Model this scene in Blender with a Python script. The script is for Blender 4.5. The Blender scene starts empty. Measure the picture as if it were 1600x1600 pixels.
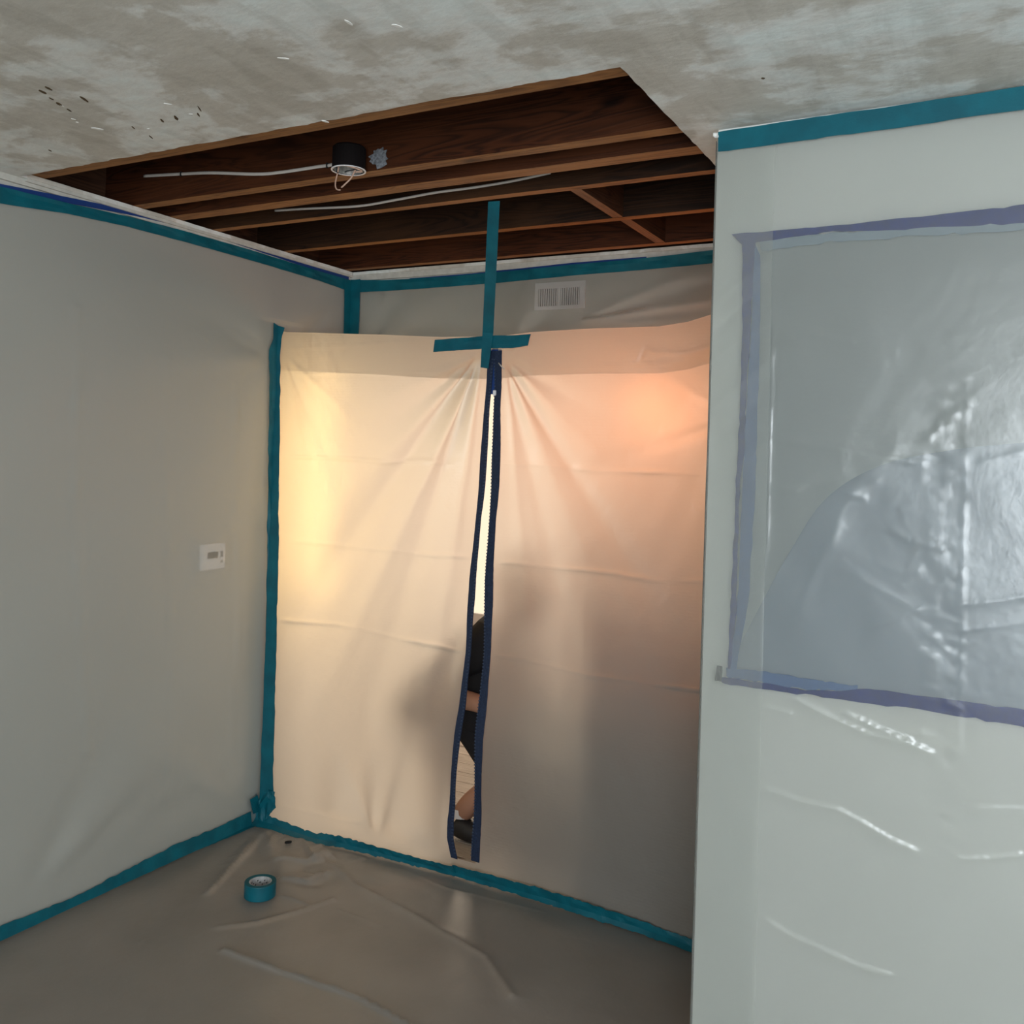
import bpy, bmesh, math, random
import numpy as np
from mathutils import Vector

random.seed(4); RNG = np.random.RandomState(7)
S = bpy.context.scene
COL = S.collection

# ------------------------------------------------------------------ camera
YAW, PITCH, ROLL, FPX, CY, CAMH = 28.48, 1.248, 1.944, 1444.84, 680.4, 1.6035
_y, _p, _r = (math.radians(v) for v in (YAW, PITCH, ROLL))
Fv = np.array([-math.sin(_y)*math.cos(_p), math.cos(_y)*math.cos(_p), math.sin(_p)])
Rv = np.array([math.cos(_y), math.sin(_y), 0.0])
Uv = np.cross(Rv, Fv)
cam_d = bpy.data.cameras.new('camera'); cam = bpy.data.objects.new('camera', cam_d); COL.objects.link(cam)
S.camera = cam
c_, s_ = math.cos(_r), math.sin(_r)
Xc = Rv*c_ + Uv*s_          # image right in the world, camera rolled
Yc = -Rv*s_ + Uv*c_
from mathutils import Matrix
M4 = Matrix(((Xc[0], Yc[0], -Fv[0], 0), (Xc[1], Yc[1], -Fv[1], 0), (Xc[2], Yc[2], -Fv[2], CAMH), (0, 0, 0, 1)))
cam.matrix_world = M4
cam_d.sensor_width = 36; cam_d.lens = 36*FPX/1600; cam_d.sensor_fit = 'HORIZONTAL'
cam_d.shift_y = -(800-CY)/1600
cam_d.clip_start = .02

# ------------------------------------------------------------------ world, exposure
W_ = bpy.data.worlds.new('world'); S.world = W_; W_.use_nodes = True
W_.node_tree.nodes['Background'].inputs[0].default_value = (.62, .76, 1, 1)
W_.node_tree.nodes['Background'].inputs[1].default_value = .6
S.view_settings.view_transform = 'Standard'; S.view_settings.look = 'None'
S.view_settings.exposure = 0; S.view_settings.gamma = 1; S.view_settings.use_curve_mapping = False
S.cycles.use_denoising = True
S.cycles.max_bounces = 10; S.cycles.transmission_bounces = 8; S.cycles.transparent_max_bounces = 8
S.cycles.sample_clamp_indirect = 4

# ------------------------------------------------------------------ lamps
def area(name, loc, target, sx, sy, watts, color, spread=180):
    l = bpy.data.lights.new(name, 'AREA'); l.shape = 'RECTANGLE'; l.size = sx; l.size_y = sy
    l.energy = watts; l.color = color; l.spread = math.radians(spread)
    o = bpy.data.objects.new(name, l); COL.objects.link(o); o.location = loc
    o.rotation_euler = (Vector(target)-Vector(loc)).to_track_quat('-Z', 'Y').to_euler()
    return o
def bulb(name, loc, r, watts, color):
    l = bpy.data.lights.new(name, 'POINT'); l.shadow_soft_size = r; l.energy = watts; l.color = color
    o = bpy.data.objects.new(name, l); COL.objects.link(o); o.location = loc; return o
area('window_daylight', (1.0, -2.75, 1.45), (-.3, 2.0, 1.45), 1.8, 1.7, 128, (.90, .96, 1.0))
area('side_window_daylight', (1.9, 0.1, 1.5), (-2, 1.4, 1.6), 1.6, 1.6, 34, (.88, .96, 1.0))
area('back_room_ceiling_light', (-2.7, 4.6, 2.38), (-2.7, 4.5, 0), .9, .8, 6, (1.0, .80, .62))
area('back_room_fill', (-2.95, 5.56, 1.45), (-2.95, 3.0, 1.45), 1.3, 1.9, 25, (1.0, .79, .60), 140)  # added fill light that makes the curtain glow from behind
area('niche_side_light', (-2.78, 3.36, 1.45), (-2.50, 3.0, 1.45), .18, 1.0, 3.6, (1.0, .62, .17))
bulb('back_room_orange_lamp', (-1.20, 3.52, 1.80), .15, 9.0, (1.0, .33, .13))
area('pass_through_daylight', (.5, 3.35, 1.7), (.2, 2.9, 0), .8, .5, 4.5, (.55, .75, 1.0))

# ------------------------------------------------------------------ pixel of the photograph -> point on a plane
def W(px, py, ax, val):
    a, b = px-800, py-CY
    u, w = a*c_+b*s_, -a*s_+b*c_
    d = Fv+Rv*u/FPX-Uv*w/FPX
    o = np.array([0, 0, CAMH]); t = (val-o[ax])/d[ax]
    return o+d*t

# ------------------------------------------------------------------ object helpers
def tag(o, label=None, cat=None, group=None, kind=None):
    if label: o['label'] = label
    if cat: o['category'] = cat
    if group: o['group'] = group
    if kind: o['kind'] = kind
    return o
def empty(name, loc, label=None, cat=None, group=None):
    o = bpy.data.objects.new(name, None); COL.objects.link(o); o.location = loc
    o.empty_display_size = .05
    return tag(o, label, cat, group)
def link(name, me, mat=None, parent=None, smooth=False):
    o = bpy.data.objects.new(name, me); COL.objects.link(o)
    if mat is not None and not len(me.materials): me.materials.append(mat)
    if smooth: me.shade_smooth()
    if parent is not None:
        o.parent = parent; o.matrix_parent_inverse = Matrix.Translation(parent.location).inverted() if parent.type == 'EMPTY' else Matrix()
    return o
def mesh(name, v, f, mat=None, parent=None, smooth=False):
    me = bpy.data.meshes.new(name); me.from_pydata([tuple(map(float, p)) for p in v], [], f); me.update()
    return link(name, me, mat, parent, smooth)
def boxes(name, lst, mat, parent=None, bevel=0, smooth=False):
    bm = bmesh.new()
    for (x0, y0, z0, x1, y1, z1) in lst:
        r = bmesh.ops.create_cube(bm, size=1)
        for v in r['verts']:
            v.co = Vector((x0+(v.co.x+.5)*(x1-x0), y0+(v.co.y+.5)*(y1-y0), z0+(v.co.z+.5)*(z1-z0)))
    if bevel: bmesh.ops.bevel(bm, geom=bm.edges[:], offset=bevel, segments=2, affect='EDGES', profile=.6)
    me = bpy.data.meshes.new(name); bm.to_mesh(me); bm.free()
    return link(name, me, mat, parent, smooth)
def grid(name, P, mat, parent=None, smooth=True):
    """P: (n,m,3) array -> quad sheet"""
    n, m = P.shape[:2]
    me = bpy.data.meshes.new(name)
    I = np.arange(n*m).reshape(n, m)
    q = np.stack([I[:-1, :-1], I[1:, :-1], I[1:, 1:], I[:-1, 1:]], -1).reshape(-1, 4)
    me.vertices.add(n*m); me.vertices.foreach_set('co', P.reshape(-1).astype(np.float32))
    me.loops.add(q.size); me.loops.foreach_set('vertex_index', q.reshape(-1).astype(np.int32))
    me.polygons.add(len(q)); me.polygons.foreach_set('loop_start', np.arange(0, q.size, 4, dtype=np.int32))
    me.update(calc_edges=True); me.validate()
    return link(name, me, mat, parent, smooth)
def tube(name, pts, r, mat, parent=None, seg=8, radii=None, flat=1.0):
    pts = [Vector(p) for p in pts]; v = []; f = []
    for i, p in enumerate(pts):
        t = (pts[min(i+1, len(pts)-1)]-pts[max(i-1, 0)]).normalized()
        a = t.cross(Vector((0, 0, 1)));  a = a.normalized() if a.length > 1e-3 else Vector((1, 0, 0))
        b = t.cross(a).normalized(); rr = radii[i] if radii else r
        for k in range(seg):
            an = 2*math.pi*k/seg; v.append(p+a*math.cos(an)*rr*flat+b*math.sin(an)*rr)
    for i in range(len(pts)-1):
        for k in range(seg): f.append((i*seg+k, i*seg+(k+1) % seg, (i+1)*seg+(k+1) % seg, (i+1)*seg+k))
    f.append(tuple(range(seg))[::-1]); f.append(tuple((len(pts)-1)*seg+k for k in range(seg)))
    return mesh(name, v, f, mat, parent, True)
def spline(pts, n):
    pts = np.array(pts, float); m = len(pts)
    out = []
    for t in np.linspace(0, m-1, n):
        i = min(int(t), m-2); u = t-i
        p0, p1, p2, p3 = pts[max(i-1, 0)], pts[i], pts[i+1], pts[min(i+2, m-1)]
        out.append(.5*((2*p1)+(-p0+p2)*u+(2*p0-5*p1+4*p2-p3)*u*u+(-p0+3*p1-3*p2+p3)*u**3))
    return np.array(out)
def lathe(name, prof, mat, loc, parent=None, seg=40, closed=True):
    v = []; f = []; n = len(prof)
    for k in range(seg):
        a = 2*math.pi*k/seg
        for (r, z) in prof: v.append((loc[0]+r*math.cos(a), loc[1]+r*math.sin(a), loc[2]+z))
    for k in range(seg):
        for i in range(n if closed else n-1):
            a, b = k*n+i, k*n+(i+1) % n; c, d = ((k+1) % seg)*n+(i+1) % n, ((k+1) % seg)*n+i
            f.append((a, d, c, b))
    return mesh(name, v, f, mat, parent, False)

# ------------------------------------------------------------------ noise and folds
LAT = RNG.rand(256, 256)
def vn(x, y, seed=0):
    x = np.asarray(x)+seed*17.3; y = np.asarray(y)+seed*9.1
    xi = np.floor(x).astype(int); yi = np.floor(y).astype(int); u = x-xi; v = y-yi
    u = u*u*(3-2*u); v = v*v*(3-2*v)
    g = lambda a, b: LAT[(xi+a) % 256, (yi+b) % 256]
    return (g(0, 0)*(1-u)+g(1, 0)*u)*(1-v)+(g(0, 1)*(1-u)+g(1, 1)*u)*v-.5
def fbm(x, y, seed=0, o=4):
    return sum(vn(x*2**k, y*2**k, seed+k)/2**k for k in range(o))
def sm(t): t = np.clip(t, 0, 1); return t*t*(3-2*t)
def rays(U, V, pin, folds):
    out = np.zeros_like(U)
    for (deg, w0, spread, amp, ln) in folds:
        a = math.radians(deg); dx = U-pin[0]; dz = V-pin[1]
        al = dx*math.cos(a)+dz*math.sin(a); pe = -dx*math.sin(a)+dz*math.cos(a)
        w = w0+spread*np.maximum(al, 0)
        out += amp*np.exp(-(pe/w)**2)*sm(al/.06)*np.exp(-np.maximum(al, 0)/ln)
    return out
def crease(U, V, pts, w, amp, jag=0, seed=0):
    """sharp ridge along a polyline"""
    d = np.full(U.shape, 9.0); L = 0
    for (a, b) in zip(pts[:-1], pts[1:]):
        ax, ay = a; bx, by = b; l2 = (bx-ax)**2+(by-ay)**2+1e-12
        t = np.clip(((U-ax)*(bx-ax)+(V-ay)*(by-ay))/l2, 0, 1)
        d = np.minimum(d, np.hypot(U-ax-t*(bx-ax), V-ay-t*(by-ay)))
    k = 1.0
    if jag: k = np.clip(.4+1.6*vn(U*jag, V*jag, seed)*1.3+.4, 0, 1.4)
    return amp*np.exp(-np.abs(d)/w)*k
def edge_env(U, V, u0, u1, v0, v1, a=.03, b=.14):
    d = np.minimum(np.minimum(U-u0, u1-U), np.minimum(V-v0, v1-V))
    return sm((d-a)/b)

# ------------------------------------------------------------------ materials
def new_mat(name):
    m = bpy.data.materials.new(name); m.use_nodes = True; nt = m.node_tree; nt.nodes.clear()
    out = nt.nodes.new('ShaderNodeOutputMaterial'); return m, nt, out
def N(nt, t, **kw):
    n = nt.nodes.new(t)
    for k, v in kw.items():
        if k.startswith('i_'):
            key = k[2:]; key = int(key) if key.isdigit() else key
            n.inputs[key].default_value = v
        else: setattr(n, k, v)
    return n
def L(nt, a, b): nt.links.new(a, b)
def coords(nt, scale=(1, 1, 1), rot=(0, 0, 0)):
    tc = N(nt, 'ShaderNodeTexCoord'); mp = N(nt, 'ShaderNodeMapping'); L(nt, tc.outputs['Object'], mp.inputs[0])
    mp.inputs['Scale'].default_value = scale; mp.inputs['Rotation'].default_value = rot; return mp.outputs[0]
def ramp(nt, fac, stops):
    r = N(nt, 'ShaderNodeValToRGB'); L(nt, fac, r.inputs[0]); e = r.color_ramp.elements
    while len(e) < len(stops): e.new(.5)
    for x, (p, c) in zip(e, stops): x.position = p; x.color = (*c, 1) if len(c) == 3 else c
    return r.outputs[0]
def simple(name, col, rough=.6, spec=.4, bump=0, bscale=40, metallic=0, vary=0):
    m, nt, out = new_mat(name); b = N(nt, 'ShaderNodeBsdfPrincipled')
    b.inputs['Base Color'].default_value = (*col, 1); b.inputs['Roughness'].default_value = rough
    b.inputs['Specular IOR Level'].default_value = spec; b.inputs['Metallic'].default_value = metallic
    if bump or vary:
        n = N(nt, 'ShaderNodeTexNoise', i_Scale=bscale, i_Detail=5.0); L(nt, coords(nt), n.inputs['Vector'])
        if bump:
            bp = N(nt, 'ShaderNodeBump', i_Strength=bump, i_Distance=.004); L(nt, n.outputs[0], bp.inputs['Height']); L(nt, bp.outputs[0], b.inputs['Normal'])
        if vary:
            c = np.array(col); L(nt, ramp(nt, n.outputs[0], [(.3, tuple(c*(1-vary))), (.7, tuple(np.minimum(c*(1+vary), 1)))]), b.inputs['Base Color'])
    L(nt, b.outputs[0], out.inputs[0]); return m

def poly(name, col, trans_col, see, diffuse_share=.5, rough=.3, gloss=.05, ior=1.12, lines=0, bump=.25, rr=.35, clear=False, mott=None, baxis='X'):
    """polyethylene film: scatters light both ways, lets a blurred view through, glossy skin"""
    m, nt, out = new_mat(name)
    tc = coords(nt)
    n1 = N(nt, 'ShaderNodeTexNoise', i_Scale=9.0, i_Detail=6.0, i_Roughness=.62); L(nt, tc, n1.inputs['Vector'])
    bp = N(nt, 'ShaderNodeBump', i_Strength=bump, i_Distance=.012); L(nt, n1.outputs[0], bp.inputs['Height'])
    nrm = bp.outputs[0]
    if lines:
        wv = N(nt, 'ShaderNodeTexWave', bands_direction='Z', i_Scale=28.0, i_Distortion=1.2, i_Detail=2.0)
        L(nt, coords(nt, (.15, .15, 1)), wv.inputs['Vector'])
        b2 = N(nt, 'ShaderNodeBump', i_Strength=lines, i_Distance=.0015); L(nt, wv.outputs['Fac'], b2.inputs['Height']); L(nt, nrm, b2.inputs['Normal']); nrm = b2.outputs[0]
    df = N(nt, 'ShaderNodeBsdfDiffuse'); df.inputs[0].default_value = (*col, 1); L(nt, nrm, df.inputs['Normal'])
    tr = N(nt, 'ShaderNodeBsdfTranslucent'); tr.inputs[0].default_value = (*trans_col, 1); L(nt, nrm, tr.inputs['Normal'])
    if mott:
        n3 = N(nt, 'ShaderNodeTexNoise', i_Scale=mott[0], i_Detail=5.0); L(nt, tc, n3.inputs['Vector'])
        c = np.array(col); L(nt, ramp(nt, n3.outputs[0], [(.35, tuple(c*mott[1])), (.65, tuple(c*mott[2]))]), df.inputs[0])
    m1 = N(nt, 'ShaderNodeMixShader', i_0=1-diffuse_share); L(nt, df.outputs[0], m1.inputs[1]); L(nt, tr.outputs[0], m1.inputs[2])
    if clear:
        rf = N(nt, 'ShaderNodeBsdfTransparent'); rf.inputs[0].default_value = (.97, .98, .97, 1)
    else:
        rf = N(nt, 'ShaderNodeBsdfRefraction', i_Roughness=rr, i_IOR=ior)
        rf.inputs[0].default_value = (.97, .98, .97, 1)
    m2 = N(nt, 'ShaderNodeMixShader', i_0=see); L(nt, m1.outputs[0], m2.inputs[1]); L(nt, rf.outputs[0], m2.inputs[2])
    gl = N(nt, 'ShaderNodeBsdfGlossy', i_Roughness=rough); gl.inputs[0].default_value = (1, 1, 1, 1); L(nt, nrm, gl.inputs['Normal'])
    lw = N(nt, 'ShaderNodeLayerWeight', i_Blend=.35); L(nt, nrm, lw.inputs['Normal'])
    mu = N(nt, 'ShaderNodeMath', operation='MULTIPLY_ADD'); L(nt, lw.outputs['Fresnel'], mu.inputs[0]); mu.inputs[1].default_value = .35; mu.inputs[2].default_value = gloss
    m3 = N(nt, 'ShaderNodeMixShader'); L(nt, mu.outputs[0], m3.inputs[0]); L(nt, m2.outputs[0], m3.inputs[1]); L(nt, gl.outputs[0], m3.inputs[2])
    L(nt, m3.outputs[0], out.inputs[0]); return m

MT = {}
MT['poly_left'] = poly('poly_left', (.55, .56, .53), (.5, .5, .48), .60, .80, .38, .04, clear=True, bump=.25)
MT['poly_back'] = poly('poly_back', (.52, .51, .47), (.5, .5, .46), .70, .80, .34, .05, ior=1.10, rr=.10, bump=.3)
MT['poly_right'] = poly('poly_right', (.44, .46, .44), (.60, .62, .60), .80, .85, .25, .05, ior=1.10, rr=.12, bump=.14)
MT['poly_inner'] = poly('poly_inner', (.60, .635, .62), (.45, .52, .56), .08, .6, .25, .04, clear=True, bump=.3)
MT['poly_bluish'] = poly('poly_bluish', (.54, .61, .69), (.50, .60, .74), .35, .6, .25, .04, clear=True, bump=.3)
MT['poly_lap'] = poly('poly_lap', (.74, .76, .73), (.60, .62, .60), .86, .92, .30, .03, clear=True, bump=.12)
MT['poly_floor'] = poly('poly_floor', (.36, .33, .295), (.5, .5, .48), .45, .9, .36, .055, clear=True, bump=.35, mott=(2.2, .85, 1.12))
MT['curtain'] = poly('curtain_film', (.62, .60, .56), (.88, .84, .76), .05, .25, .40, .03, ior=1.35, rr=.8, lines=.06, bump=.3)
MT['plaster_edge'] = simple('plaster_edge', (.52, .52, .48), .8, .2, .2, 30, vary=.12)
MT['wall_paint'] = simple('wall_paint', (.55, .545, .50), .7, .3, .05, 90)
MT['cream_paint'] = simple('cream_paint', (.42, .39, .35), .7, .3, .05, 90)
MT['navy_zip'] = simple('navy_zip', (.014, .025, .058), .55, .4, .5, 160, vary=.35)
MT['zip_teeth'] = simple('zip_teeth', (.035, .055, .10), .5, .4)
MT['navy_tape'] = simple('navy_tape', (.012, .045, .19), .5, .3, .1, 60)
MT['blue_tape'] = simple('blue_tape', (.004, .022, .17), .6, .1, .1, 60, vary=.15)
MT['metal'] = simple('galvanised_metal', (.55, .56, .55), .35, .5, .2, 60, metallic=.7, vary=.3)
MT['box_black'] = simple('box_black', (.008, .006, .006), .8, .1, .2, 50)
MT['cable'] = simple('cable_sheath', (.60, .55, .50), .5, .4)
MT['copper'] = simple('wire', (.55, .36, .27), .4, .5)
MT['white_plastic'] = simple('white_plastic', (.85, .85, .87), .4, .4)
MT['screen'] = simple('lcd', (.02, .025, .02), .25, .5)
MT['button'] = simple('button', (.16, .15, .15), .5, .4)
MT['dark'] = simple('duct_dark', (.03, .03, .03), .9, .1)
MT['gouge'] = simple('gouge', (.10, .07, .04), .9, .1)
MT['paper'] = simple('paper_chip', (.82, .82, .79), .7, .2)
MT['splash'] = simple('paint_splash', (.20, .21, .23), .8, .2, .6, 120, vary=.5)
MT['black_cloth'] = simple('black_cloth', (.010, .010, .012), .85, .2, .2, 60)
MT['black_rubber'] = simple('black_shoe', (.012, .012, .013), .5, .4)
MT['white_cloth'] = simple('white_cloth', (.65, .65, .66), .8, .2)
MT['skin'] = simple('skin', (.33, .17, .11), .55, .4, .05, 30)
MT['hair'] = simple('hair', (.02, .014, .010), .6, .3, .5, 80)
MT['eye'] = simple('eye', (.7, .7, .7), .2, .5)
MT['core'] = simple('core_card', (.42, .42, .42), .7, .2, .2, 60, vary=.25)
MT['brass'] = simple('brass', (.45, .36, .16), .3, .5, metallic=.8)
MT['debris'] = simple('debris', (.02, .02, .02), .8, .1)

def tape_mat(name, col, dark):
    m, nt, out = new_mat(name)
    b = N(nt, 'ShaderNodeBsdfPrincipled', i_Roughness=.48); b.inputs['Specular IOR Level'].default_value = .35
    n = N(nt, 'ShaderNodeTexNoise', i_Scale=14.0, i_Detail=4.0); L(nt, coords(nt), n.inputs['Vector'])
    L(nt, ramp(nt, n.outputs[0], [(.35, dark), (.68, col)]), b.inputs['Base Color'])
    n2 = N(nt, 'ShaderNodeTexNoise', i_Scale=260.0, i_Detail=2.0); L(nt, coords(nt), n2.inputs['Vector'])
    bp = N(nt, 'ShaderNodeBump', i_Strength=.3, i_Distance=.001); L(nt, n2.outputs[0], bp.inputs['Height']); L(nt, bp.outputs[0], b.inputs['Normal'])
    L(nt, b.outputs[0], out.inputs[0]); return m
MT['teal'] = tape_mat('teal_tape', (.001, .122, .165), (.001, .088, .122))

def ceiling_mat():
    m, nt, out = new_mat('skim_coat')
    b = N(nt, 'ShaderNodeBsdfPrincipled', i_Roughness=.85); b.inputs['Specular IOR Level'].default_value = .15
    v1 = coords(nt, (1.0, 1.5, 1), (0, 0, math.radians(40)))
    n1 = N(nt, 'ShaderNodeTexNoise', i_Scale=2.7, i_Detail=7.0, i_Roughness=.60, i_Distortion=.25); L(nt, v1, n1.inputs['Vector'])
    base = ramp(nt, n1.outputs[0], [(.36, (.53, .505, .45)), (.475, (.575, .555, .505)), (.52, (.71, .715, .685)), (.64, (.73, .785, .77))])
    v2 = coords(nt, (4.5, .9, 1), (0, 0, math.radians(-18)))
    n2 = N(nt, 'ShaderNodeTexNoise', i_Scale=3.0, i_Detail=4.0, i_Roughness=.6); L(nt, v2, n2.inputs['Vector'])
    st = ramp(nt, n2.outputs[0], [(.40, (.78, .77, .75)), (.50, (1.03, 1.03, 1.03))])
    mx = N(nt, 'ShaderNodeMixRGB', blend_type='MULTIPLY', i_Fac=.45); L(nt, base, mx.inputs[1]); L(nt, st, mx.inputs[2])
    n3 = N(nt, 'ShaderNodeTexNoise', i_Scale=18.0, i_Detail=8.0, i_Roughness=.7); L(nt, coords(nt, (1, 1.6, 1)), n3.inputs['Vector'])
    mx2 = N(nt, 'ShaderNodeMixRGB', blend_type='MULTIPLY', i_Fac=.6); L(nt, mx.outputs[0], mx2.inputs[1])
    L(nt, ramp(nt, n3.outputs[0], [(.35, (.88, .88, .87)), (.6, (1.04, 1.05, 1.05))]), mx2.inputs[2])
    L(nt, mx2.outputs[0], b.inputs['Base Color'])
    bp = N(nt, 'ShaderNodeBump', i_Strength=.35, i_Distance=.006); L(nt, n3.outputs[0], bp.inputs['Height'])
    bp2 = N(nt, 'ShaderNodeBump', i_Strength=.35, i_Distance=.01); L(nt, n1.outputs[0], bp2.inputs['Height']); L(nt, bp.outputs[0], bp2.inputs['Normal'])
    L(nt, bp2.outputs[0], b.inputs['Normal']); L(nt, b.outputs[0], out.inputs[0]); return m
MT['ceiling'] = ceiling_mat()

def wood(name, dark, mid, light, axis='X', rough=.65):
    m, nt, out = new_mat(name)
    b = N(nt, 'ShaderNodeBsdfPrincipled', i_Roughness=rough); b.inputs['Specular IOR Level'].default_value = .25
    oi = N(nt, 'ShaderNodeObjectInfo')
    tc = N(nt, 'ShaderNodeTexCoord'); ad = N(nt, 'ShaderNodeVectorMath', operation='ADD'); L(nt, tc.outputs['Object'], ad.inputs[0])
    ml = N(nt, 'ShaderNodeVectorMath', operation='SCALE'); ml.inputs[0].default_value = (7, 3, 5); L(nt, oi.outputs['Random'], ml.inputs['Scale']); L(nt, ml.outputs[0], ad.inputs[1])
    mp = N(nt, 'ShaderNodeMapping'); L(nt, ad.outputs[0], mp.inputs[0])
    mp.inputs['Scale'].default_value = {'X': (.55, 7, 7), 'Y': (7, .55, 7)}[axis]
    n1 = N(nt, 'ShaderNodeTexNoise', i_Scale=1.6, i_Detail=3.0, i_Distortion=1.4); L(nt, mp.outputs[0], n1.inputs['Vector'])
    wv = N(nt, 'ShaderNodeMath', operation='MULTIPLY', i_1=16.0); L(nt, n1.outputs[0], wv.inputs[0])
    sn = N(nt, 'ShaderNodeMath', operation='SINE'); 
    w2 = N(nt, 'ShaderNodeMath', operation='MULTIPLY', i_1=4.2); L(nt, wv.outputs[0], w2.inputs[0]); L(nt, w2.outputs[0], sn.inputs[0])
    mr = N(nt, 'ShaderNodeMapRange', i_1=-1.0, i_2=1.0); L(nt, sn.outputs[0], mr.inputs[0])
    c1 = ramp(nt, mr.outputs[0], [(0.0, mid), (.75, tuple(.5*(a+b_) for a, b_ in zip(mid, dark))), (1.0, dark)])
    n2 = N(nt, 'ShaderNodeTexNoise', i_Scale=3.5, i_Detail=5.0); 
    mp2 = N(nt, 'ShaderNodeMapping'); L(nt, ad.outputs[0], mp2.inputs[0]); mp2.inputs['Scale'].default_value = (.8, 2, 2)
    L(nt, mp2.outputs[0], n2.inputs['Vector'])
    mx = N(nt, 'ShaderNodeMixRGB', blend_type='MIX'); L(nt, ramp(nt, n2.outputs[0], [(.42, (0, 0, 0)), (.72, (.75, .75, .75))]), mx.inputs[0]); L(nt, c1, mx.inputs[1]); mx.inputs[2].default_value = (*light, 1)
    # knots
    vo = N(nt, 'ShaderNodeTexVoronoi', i_Scale=2.6); mp3 = N(nt, 'ShaderNodeMapping'); L(nt, ad.outputs[0], mp3.inputs[0]); mp3.inputs['Scale'].default_value = (1, 2.2, 2.2) if axis == 'X' else (2.2, 1, 2.2)
    L(nt, mp3.outputs[0], vo.inputs['Vector'])
    mk = N(nt, 'ShaderNodeMixRGB', blend_type='MULTIPLY', i_Fac=1.0); L(nt, mx.outputs[0], mk.inputs[1]); L(nt, ramp(nt, vo.outputs['Distance'], [(.06, (.30, .25, .22)), (.13, (1, 1, 1))]), mk.inputs[2])
    L(nt, mk.outputs[0], b.inputs['Base Color'])
    bp = N(nt, 'ShaderNodeBump', i_Strength=.25, i_Distance=.002); L(nt, mr.outputs[0], bp.inputs['Height']); L(nt, bp.outputs[0], b.inputs['Normal'])
    L(nt, b.outputs[0], out.inputs[0]); return m
MT['joist'] = wood('joist_old', (.026, .007, .002), (.066, .018, .005), (.085, .025, .007))
MT['joist_dark'] = wood('joist_deep_brown', (.013, .005, .002), (.032, .012, .004), (.055, .022, .007))
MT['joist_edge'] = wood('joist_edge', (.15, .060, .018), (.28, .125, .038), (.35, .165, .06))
MT['block'] = wood('blocking_wood', (.03, .011, .006), (.07, .028, .013), (.09, .04, .02), 'Y')
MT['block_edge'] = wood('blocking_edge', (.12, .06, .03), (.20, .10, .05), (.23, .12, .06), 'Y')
MT['deck'] = wood('deck_wood', (.02, .008, .005), (.05, .022, .012), (.07, .03, .016))
MT['plank'] = wood('floor_plank', (.30, .26, .22), (.42, .37, .32), (.48, .43, .38))
def floor_mat():
    m, nt, out = new_mat('floor_slab')
    b = N(nt, 'ShaderNodeBsdfPrincipled', i_Roughness=.6)
    n = N(nt, 'ShaderNodeTexNoise', i_Scale=2.6, i_Detail=6.0, i_Distortion=.6); L(nt, coords(nt), n.inputs['Vector'])
    L(nt, ramp(nt, n.outputs[0], [(.38, (.20, .18, .155)), (.5, (.25, .22, .19)), (.66, (.29, .235, .20))]), b.inputs['Base Color'])
    L(nt, b.outputs[0], out.inputs[0]); return m
MT['floor'] = floor_mat()

# ================================================================== SETTING
XL, YB, XR, YR, ZC = -2.82, 3.516, -.668, 2.267, 2.44
XO, YO = -.753, 1.817            # edges of the hole in the ceiling
def struct(o): o['kind'] = 'structure'; return o
struct(boxes('floor', [(-3.9, -3.0, -.12, 2.1, 5.7, -.008)], MT['floor']))
FLOOR = bpy.data.objects['floor']
y = 3.075
while y < 5.6:                        # light floor planks beyond the curtain
    boxes('plank', [(-3.7, y, -.008, -.70, y+.117, .002)], MT['plank'], FLOOR, bevel=.0015); y += .12
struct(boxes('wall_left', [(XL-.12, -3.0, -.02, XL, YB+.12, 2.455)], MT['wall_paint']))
struct(boxes('wall_back', [(XL, YB, 2.02, XR, YB+.12, 2.455)], MT['wall_paint']))
# right wall with pass-through opening
ox0, ox1, oz0, oz1 = -.575, .95, 1.10, 2.125
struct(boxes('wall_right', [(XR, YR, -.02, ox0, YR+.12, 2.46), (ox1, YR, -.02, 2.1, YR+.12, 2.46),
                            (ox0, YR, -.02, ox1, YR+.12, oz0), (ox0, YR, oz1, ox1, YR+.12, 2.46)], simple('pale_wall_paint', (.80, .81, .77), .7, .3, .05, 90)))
struct(boxes('wall_niche', [(XR, YR+.12, -.02, XR+.09, YB+.12, 2.46)], MT['wall_paint']))
struct(boxes('wall_kitchen', [(XR+.09, 3.55, -.02, 1.9, 3.64, 2.46), (1.82, YR+.12, -.02, 1.9, 3.55, 2.46)], MT['wall_paint']))
# rear of the room (behind the camera) with a window opening
struct(boxes('wall_rear', [(-2.82, -3.0, -.02, .05, -2.88, 2.44), (1.95, -3.0, -.02, 2.1, -2.88, 2.44),
                           (.05, -3.0, -.02, 1.95, -2.88, .55), (.05, -3.0, 2.32, 1.95, -2.88, 2.44)], MT['wall_paint']))
struct(boxes('wall_side', [(2.0, -2.88, -.02, 2.1, -.75, 2.44), (2.0, .95, -.02, 2.1, YR, 2.44), (2.0, -.75, -.02, 2.1, .95, .7), (2.0, -.75, 2.3, 2.1, .95, 2.44)], MT['wall_paint']))
struct(boxes('wall_beyond', [(-3.9, 5.6, -.02, XR+.1, 5.7, 2.46), (-3.9, YB+.12, -.02, -3.8, 5.6, 2.46), (XR, YB+.12, -.02, XR+.1, 5.6, 2.46),
                             (-3.8, YB+.02, -.02, XL-.12, YB+.12, 2.46)], MT['cream_paint']))
struct(boxes('ceiling_beyond', [(-3.9, YB+.12, 2.46, XR+.1, 5.7, 2.50), (XR+.09, YR+.12, 2.46, 1.9, 3.64, 2.5)], MT['cream_paint']))
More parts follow.
